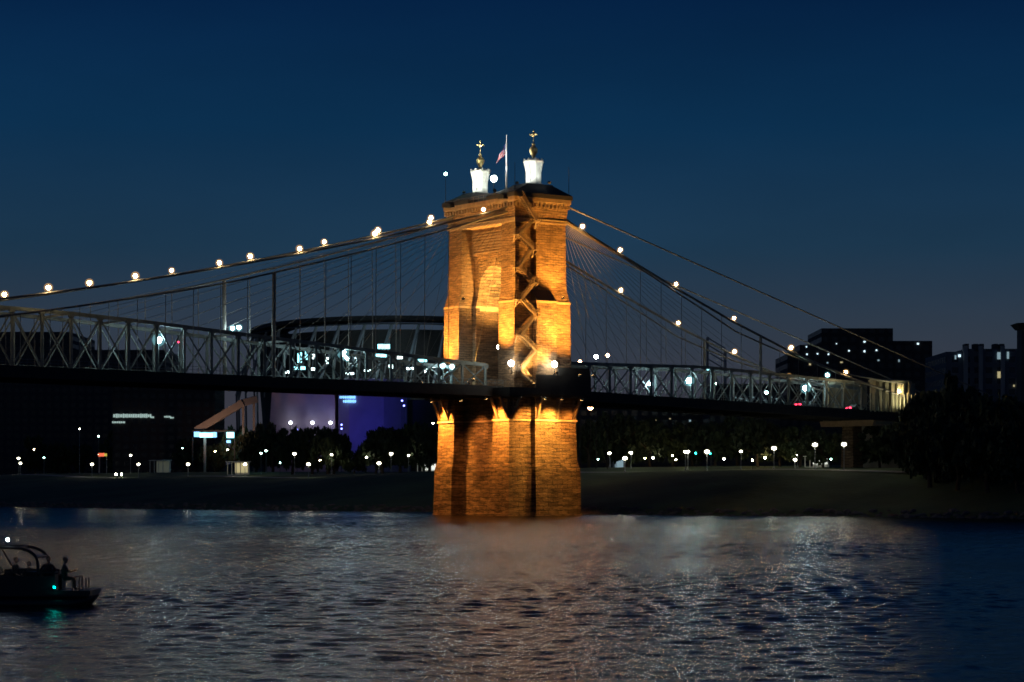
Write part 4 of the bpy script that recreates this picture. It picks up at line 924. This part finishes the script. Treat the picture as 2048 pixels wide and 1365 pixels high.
def trunk_mesh():
    q = MB(); q.tube([(0, 0, 0), (.02, 0, .2), (-.02, .03, .45), (0, 0, .8)], [.04, .03, .022, .008], 7)
    for i in range(6):
        a_ = i*1.05; z = .25+.07*i; q.tube([(0, 0, z), (.25*math.cos(a_), .25*math.sin(a_), z+.13), (.45*math.cos(a_), .45*math.sin(a_), z+.22)], [.018, .011, .004], 5)
    me = bpy.data.meshes.new('trunk'); me.from_pydata(q.v, [], q.f); me.materials.append(MAT['bark']); return me
TM = trunk_mesh()
def tree(loc, h, w_, kind, label, grp):
    t_ = thing('conifer' if kind == 3 else 'leafy_tree', loc, random.uniform(0, 6.28), label, 'tree', grp)
    o1 = bpy.data.objects.new('trunk', TM); COL.objects.link(o1); o1.parent = t_; o1.scale = (h*.9, h*.9, h*.95)
    o2 = bpy.data.objects.new('crown', crowns[kind]); COL.objects.link(o2); o2.parent = t_
    b0 = .06 if kind == 3 else .16
    o2.location = (0, 0, h*b0); o2.scale = (w_/2, w_/2, h*(1-b0)*.93); return t_
# (pixel x of the crown, pixel y of its top, u, width)
TR = []
for i, x in enumerate(range(470, 560, 34)): TR.append((x+8, 852+6*(i % 2), 150, 12))
TR += [(585, 856, 120, 11), (625, 850, 118, 12), (655, 848, 112, 11), (530, 846, 160, 13), (668, 862, 115, 10), (752, 872, 118, 11), (708, 900, 118, 9), (765, 850, 116, 13), (800, 852, 118, 12), (835, 846, 120, 12), (858, 850, 110, 10),
       (20, 866, 170, 13), (70, 872, 150, 12), (120, 884, 150, 12), (165, 884, 160, 12), (235, 862, 170, 14), (285, 856, 170, 14), (335, 866, 165, 13), (375, 878, 160, 12), (430, 884, 150, 12)]
TR += [(1178, 832, 110, 10), (1215, 826, 120, 12), (1255, 828, 120, 12), (1300, 830, 125, 12), (1345, 846, 125, 12), (1385, 840, 130, 12), (1430, 838, 120, 12), (1475, 832, 125, 12), (1515, 834, 120, 12), (1560, 850, 125, 12),
       (1600, 852, 125, 12), (1645, 856, 120, 11), (1685, 862, 130, 11), (1760, 850, 96, 12), (1800, 842, 92, 12)]
TRB = [(1836, 800, 76, 11, 1), (1868, 772, 70, 12, 2), (1905, 733, 62, 11, 3), (1932, 765, 66, 12, 1), (1965, 785, 60, 12, 2), (1998, 792, 58, 12, 0), (2030, 796, 56, 13, 1), (2065, 790, 56, 13, 2), (1890, 770, 84, 12, 1),
       (1950, 790, 80, 12, 0), (1828, 836, 62, 9, 2), (2010, 806, 74, 12, 1), (1860, 830, 54, 9, 0), (1915, 838, 50, 9, 2), (1975, 840, 46, 10, 1), (2036, 846, 44, 10, 0)]
tags = []
LT = sorted([t[0] for t in TR if t[0] < 1000], reverse=True); RT = sorted([t[0] for t in TR if t[0] > 1000]); BT = sorted([t[0] for t in TRB if t[4] != 3])
for i, (px, py, u, w_) in enumerate(TR):
    v, z = on_u(px, py, u); g0 = gz(u, v); h = max(7, z-g0)
    side = 'left of the tower' if px < 1000 else 'right of the tower'
    tree(W(u, v, g0-.2), h, w_, i % 3, f'dark leafy park tree, {ORD[(LT if px < 1000 else RT).index(px)]} in the row going {side}', 'dark park trees behind the promenade ' + side)
for i, (px, py, u, w_, k) in enumerate(TRB):
    v, z = on_u(px, py, u); g0 = gz(u, v); h = max(6, z-g0)
    tree(W(u, v, g0-1.3), h+1.1, w_, k, 'tall pointed dark conifer topping the trees at far right' if k == 3 else f'large black tree, {ORD[BT.index(px)]} from the left in the mass at far right', None if k == 3 else 'black trees at the far right')
# far tree belt / low hills so that no gap shows behind the park
hl = MB(); NN = 90
for i in range(NN+1):
    X = -620 + 1240*i/NN; Yh = 1350
    hz = 26 + 7*math.sin(i*.35) + 4*math.sin(i*.9+1) + random.uniform(-1.5, 1.5)
    hl.v += [(X*1.0, Yh-80, 8), (X, Yh, hz), (X*1.05, Yh+160, hz*.9)]
for i in range(NN):
    for k in range(2): a_ = i*3+k; hl.f.append((a_, a_+3, a_+4, a_+1))
o = hl.build('distant_hills', 'leaf_dark'); tag(o, 'low black wooded hills on the horizon', 'hills', kind='structure')

# ================================================================== PONTOON BOAT
BX, BY = -22.6, 106.0
bt = thing('pontoon_boat', (BX, BY, 0), 0, 'dark pontoon boat with arched canopy frame at the lower left', 'boat')
for y in (-.9, .9):
    q = MB(); q.tube([(-4.2, y, .12), (-4.1, y, .12), (2.9, y, .12), (3.5, y, .24), (3.9, y, .45)], [.05, .34, .34, .26, .06], 14); q.build('pontoon', 'boat_hull', bt, True)
q = MB(); q.box(-4.2, 3.85, -1.28, 1.28, .46, .62); q.box(-4.24, 3.92, -1.32, 1.32, .54, .72); q.build('deck', 'boat_hull', bt)
q = MB()
for y in (-1.22, 1.22):
    q.box(-4.0, 2.3, y-.03, y+.03, .72, 1.36)
    for x in [-4+.63*i for i in range(11)]: q.beam((x, y, .7), (x, y, 1.52), .05)
    q.beam((-4, y, 1.52), (2.3, y, 1.52), .05)
for x, a_, b2 in ((-4, -1.2, 1.2), (2.3, -1.2, -.4), (2.3, .4, 1.2)): q.box(x-.03, x+.03, a_, b2, .72, 1.42); q.beam((x, a_, 1.52), (x, b2, 1.52), .05)
for y in (-1.2, -.5, .5, 1.2): q.beam((3.1, y, .7), (3.1, y, 1.3), .05); q.beam((3.4, y, .7), (3.4, y, 1.2), .05)
q.beam((3.1, -1.2, 1.3), (3.1, 1.2, 1.3), .05); q.build('fence', 'boat_hull', bt)
q = MB()
for x0, x1, y0, y1 in ((-3.8, -1.0, .45, 1.15), (-.4, 2.1, .45, 1.15), (-3.8, -1.6, -1.15, -.45)):
    q.box(x0, x1, y0, y1, .74, 1.12); q.box(x0, x1, (y1-.16) if y1 > 0 else y0, y1 if y1 > 0 else y0+.16, 1.12, 1.6)
q.build('bench_seat', 'boat_cloth', bt)
q = MB(); q.box(1.0, 1.5, -1.0, -.3, .72, 1.55); q.tube([(1.0, -.65, 1.5), (.85, -.65, 1.65)], .03, 6); q.lathe([(.16, 0), (.19, .02), (.16, .04)], (.84, -.65, 1.65), 12); q.build('helm_console', 'boat_hull', bt)
q = MB()
for y in (-1.2, 1.2):
    pts = [(1.6, y, 1.45)] + [(.55+1.0*math.cos(t_), y, 1.95+.66*math.sin(t_)) for t_ in [R(10+13.3*i) for i in range(7)]] + [(.1, y, 2.63), (-.9, y, 2.6), (-1.8, y, 2.45), (-2.4, y, 1.9)]
    q.tube(pts, .07, 8); q.tube([(.05, y, 1.5), (-.25, y, 2.0), (-.6, y, 2.6)], .04, 6)
for x, z in ((1.49, 2.18), (.6, 2.6), (-.9, 2.6), (-1.8, 2.45)): q.tube([(x, -1.2, z), (x, 1.2, z)], .05, 6)
q.build('canopy_frame', 'boat_hull', bt)
q = MB(); q.tube([(.23, -1.2, 2.58), (.23, -1.2, 2.92)], .02, 5); q.build('light_pole', 'boat_hull', bt)
q = MB(); q.ball((.23, -1.2, 2.97), .075, 10, 6); q.build('white_running_light', emi("boat_bulb", (.8, .95, 1), 40), bt)
q = MB(); q.box(2.28, 2.42, -1.42, -1.34, .8, .9); hn = q.build('lamp_housing', 'boat_hull', bt)
q = MB(); q.ball((2.35, -1.46, .87), .05, 10, 6); q.build('green_navigation_light', emi('boat_green', (.0, .75, .62), 28), hn)
q = MB(); q.box(-4.9, -4.3, -.3, .3, .3, 1.5); q.box(-4.7, -4.45, -.12, .12, -.6, .4); q.build('outboard_motor', 'black_plastic', bt)

def person(loc, rz, label, lean=0., turn=0., scale=1., shirt='cloth_dark', arms='knees', capped=False):
    t_ = None
    bm = bmesh.new(); me = bpy.data.meshes.new('skel')
    J = {'pel': (0, 0, .50), 'bel': (.0+lean*.4, 0, .68), 'che': (-.02+lean, 0, .90), 'nek': (lean*1.3-.01, 0, 1.07), 'hd0': (lean*1.4+.01, 0, 1.15)}
    Rr = {'pel': .155, 'bel': .14, 'che': .155, 'nek': .058, 'hd0': .055}
    E = [('pel', 'bel'), ('bel', 'che'), ('che', 'nek'), ('nek', 'hd0')]
    hands = []
    for s, k in ((-1, 'r'), (1, 'l')):
        sh = (lean*1.15-.02, s*.19, .99)
        if arms == 'wheel': elb, wr = (lean+.16, s*.27, .76), (lean+.40, s*.16, .82)
        elif arms == 'wide': elb, wr = (lean-.08, s*.34, .80), (lean+.12, s*.40, .66)
        else: elb, wr = (lean+.02, s*.27, .72), (lean+.25, s*.17, .60)
        J.update({'sh'+k: sh, 'el'+k: elb, 'wr'+k: wr, 'hp'+k: (.05, s*.10, .48), 'kn'+k: (.44, s*.15, .50), 'an'+k: (.47, s*.15, .09), 'to'+k: (.62, s*.17, .04)})
        Rr.update({'sh'+k: .068, 'el'+k: .045, 'wr'+k: .029, 'hp'+k: .105, 'kn'+k: .066, 'an'+k: .042, 'to'+k: .036})
        E += [('che', 'sh'+k), ('sh'+k, 'el'+k), ('el'+k, 'wr'+k), ('pel', 'hp'+k), ('hp'+k, 'kn'+k), ('kn'+k, 'an'+k), ('an'+k, 'to'+k)]
        hands.append((Vector(elb), Vector(wr), s))
    keys = list(J); me.from_pydata([J[k] for k in keys], [(keys.index(a), keys.index(b)) for a, b in E], [])
    tmp = bpy.data.objects.new('tmp', me); COL.objects.link(tmp)
    md = tmp.modifiers.new('s', 'SKIN')
    for i, k in enumerate(keys): me.skin_vertices[0].data[i].radius = (Rr[k], Rr[k]*(1.15 if k in ('che', 'bel', 'pel') else 1)); me.skin_vertices[0].data[i].use_root = (k == 'pel')
    sb = tmp.modifiers.new('d', 'SUBSURF'); sb.levels = 1; sb.render_levels = 1
    dg = bpy.context.evaluated_depsgraph_get(); m2 = bpy.data.meshes.new_from_object(tmp.evaluated_get(dg)); bpy.data.objects.remove(tmp)
    q = MB(); q.add([tuple(v.co) for v in m2.vertices], [tuple(p.vertices) for p in m2.polygons])
    hc = Vector((lean*1.5+.03, 0, 1.26))
    o_ = len(q.v); q.ball((hc.x, 0, hc.z), .1, 16, 12, (1.0, .80, 1.2))
    for i in range(o_, len(q.v)):              # chin, brow
        x, y, z = q.v[i]
        if z < hc.z-.03: q.v[i] = (x+.012, y*(.9 if x > hc.x else 1), z)
    q.tube([(hc.x+.095, 0, hc.z+.015), (hc.x+.122, 0, hc.z-.022), (hc.x+.098, 0, hc.z-.03)], [.008, .014, .012], 6)
    q.box(hc.x+.088, hc.x+.1, -.022, .022, hc.z-.062, hc.z-.05)
    for s in (-1, 1): q.ball((hc.x, s*.083, hc.z-.005), .022, 6, 5, (.8, .4, 1.3)); q.ball((hc.x+.088, s*.032, hc.z+.012), .011, 6, 5)
    for elb, wr, s in hands:
        d = (wr-elb).normalized(); side = d.cross(Vector((0, 0, 1))).normalized(); dn = side.cross(d).normalized()
        q.tube([wr-d*.01, wr+d*.03, wr+d*.085], [.028, .036, .034], 8)
        for k in range(4):
            b0 = wr+d*.08+side*(.0225-.015*k); L_ = (.068, .078, .072, .056)[k]
            q.tube([b0, b0+d*L_*.5-dn*.004, b0+d*L_*.8-dn*.022, b0+d*L_*.9-dn*.04], [.0095, .009, .008, .006], 6)
        b0 = wr+d*.03+side*.03*s; q.tube([b0, b0+d*.03+side*.022*s, b0+d*.062+side*.024*s-dn*.01], [.012, .0105, .007], 6)
    o = q.build('person', ['skin', shirt, 'cloth_dark'], None, True)
    for p in o.data.polygons:
        c = p.center
        if c.z > 1.06 or (abs(c.y) > .12 and c.x > lean+.1 and c.z < .95 and c.z > .54 and c.x < lean+.6 and abs(c.y) > .10 and c.z > .575): p.material_index = 0 if c.z > 1.06 or c.x > lean+.17 else 1
        elif c.z > .56: p.material_index = 1
        else: p.material_index = 2
    h = MB(); h.ball((hc.x-.018, 0, hc.z+.03), .105, 14, 9, (1.0, .86, 1.05))
    keep = [i for i, f in enumerate(h.f) if sum(h.v[j][2] for j in f)/len(f) > hc.z-.02 and not (sum(h.v[j][0] for j in f)/len(f) > hc.x+.05 and sum(h.v[j][2] for j in f)/len(f) < hc.z+.06)]
    h.f = [h.f[i] for i in keep]
    if capped: h.box(hc.x+.05, hc.x+.17, -.06, .06, hc.z+.055, hc.z+.068)
    h.build('cap' if capped else 'hair', 'cloth_brown' if capped else 'hair', o, True)
    o.location = loc; o.rotation_euler = (0, 0, rz); o.scale = (scale,)*3
    tag(o, label, 'person', 'people riding on the pontoon boat'); return o
def bpx(px): return (px-1024)/FPX*BY
person((bpx(34)-.05, BY-.2, .76), R(-20), 'person seated under the canopy frame, leftmost of the four on the boat', .02, arms='knees', scale=1.02)
person((bpx(59)-.02, BY-.1, .66), R(-75), 'shorter person seated second from the left on the boat', .05, arms='knees', scale=.95)
person((bpx(101)-.05, BY-.3, .76), R(-60), 'broad person seated just right of the canopy frame on the boat', .03, arms='wide', scale=1.05, shirt='cloth_brown')
person((bpx(133)+.02, BY-.7, .72), R(0), 'person nearest the bow, upright beside the helm of the boat', .02, arms='wheel', scale=1.05, capped=True)
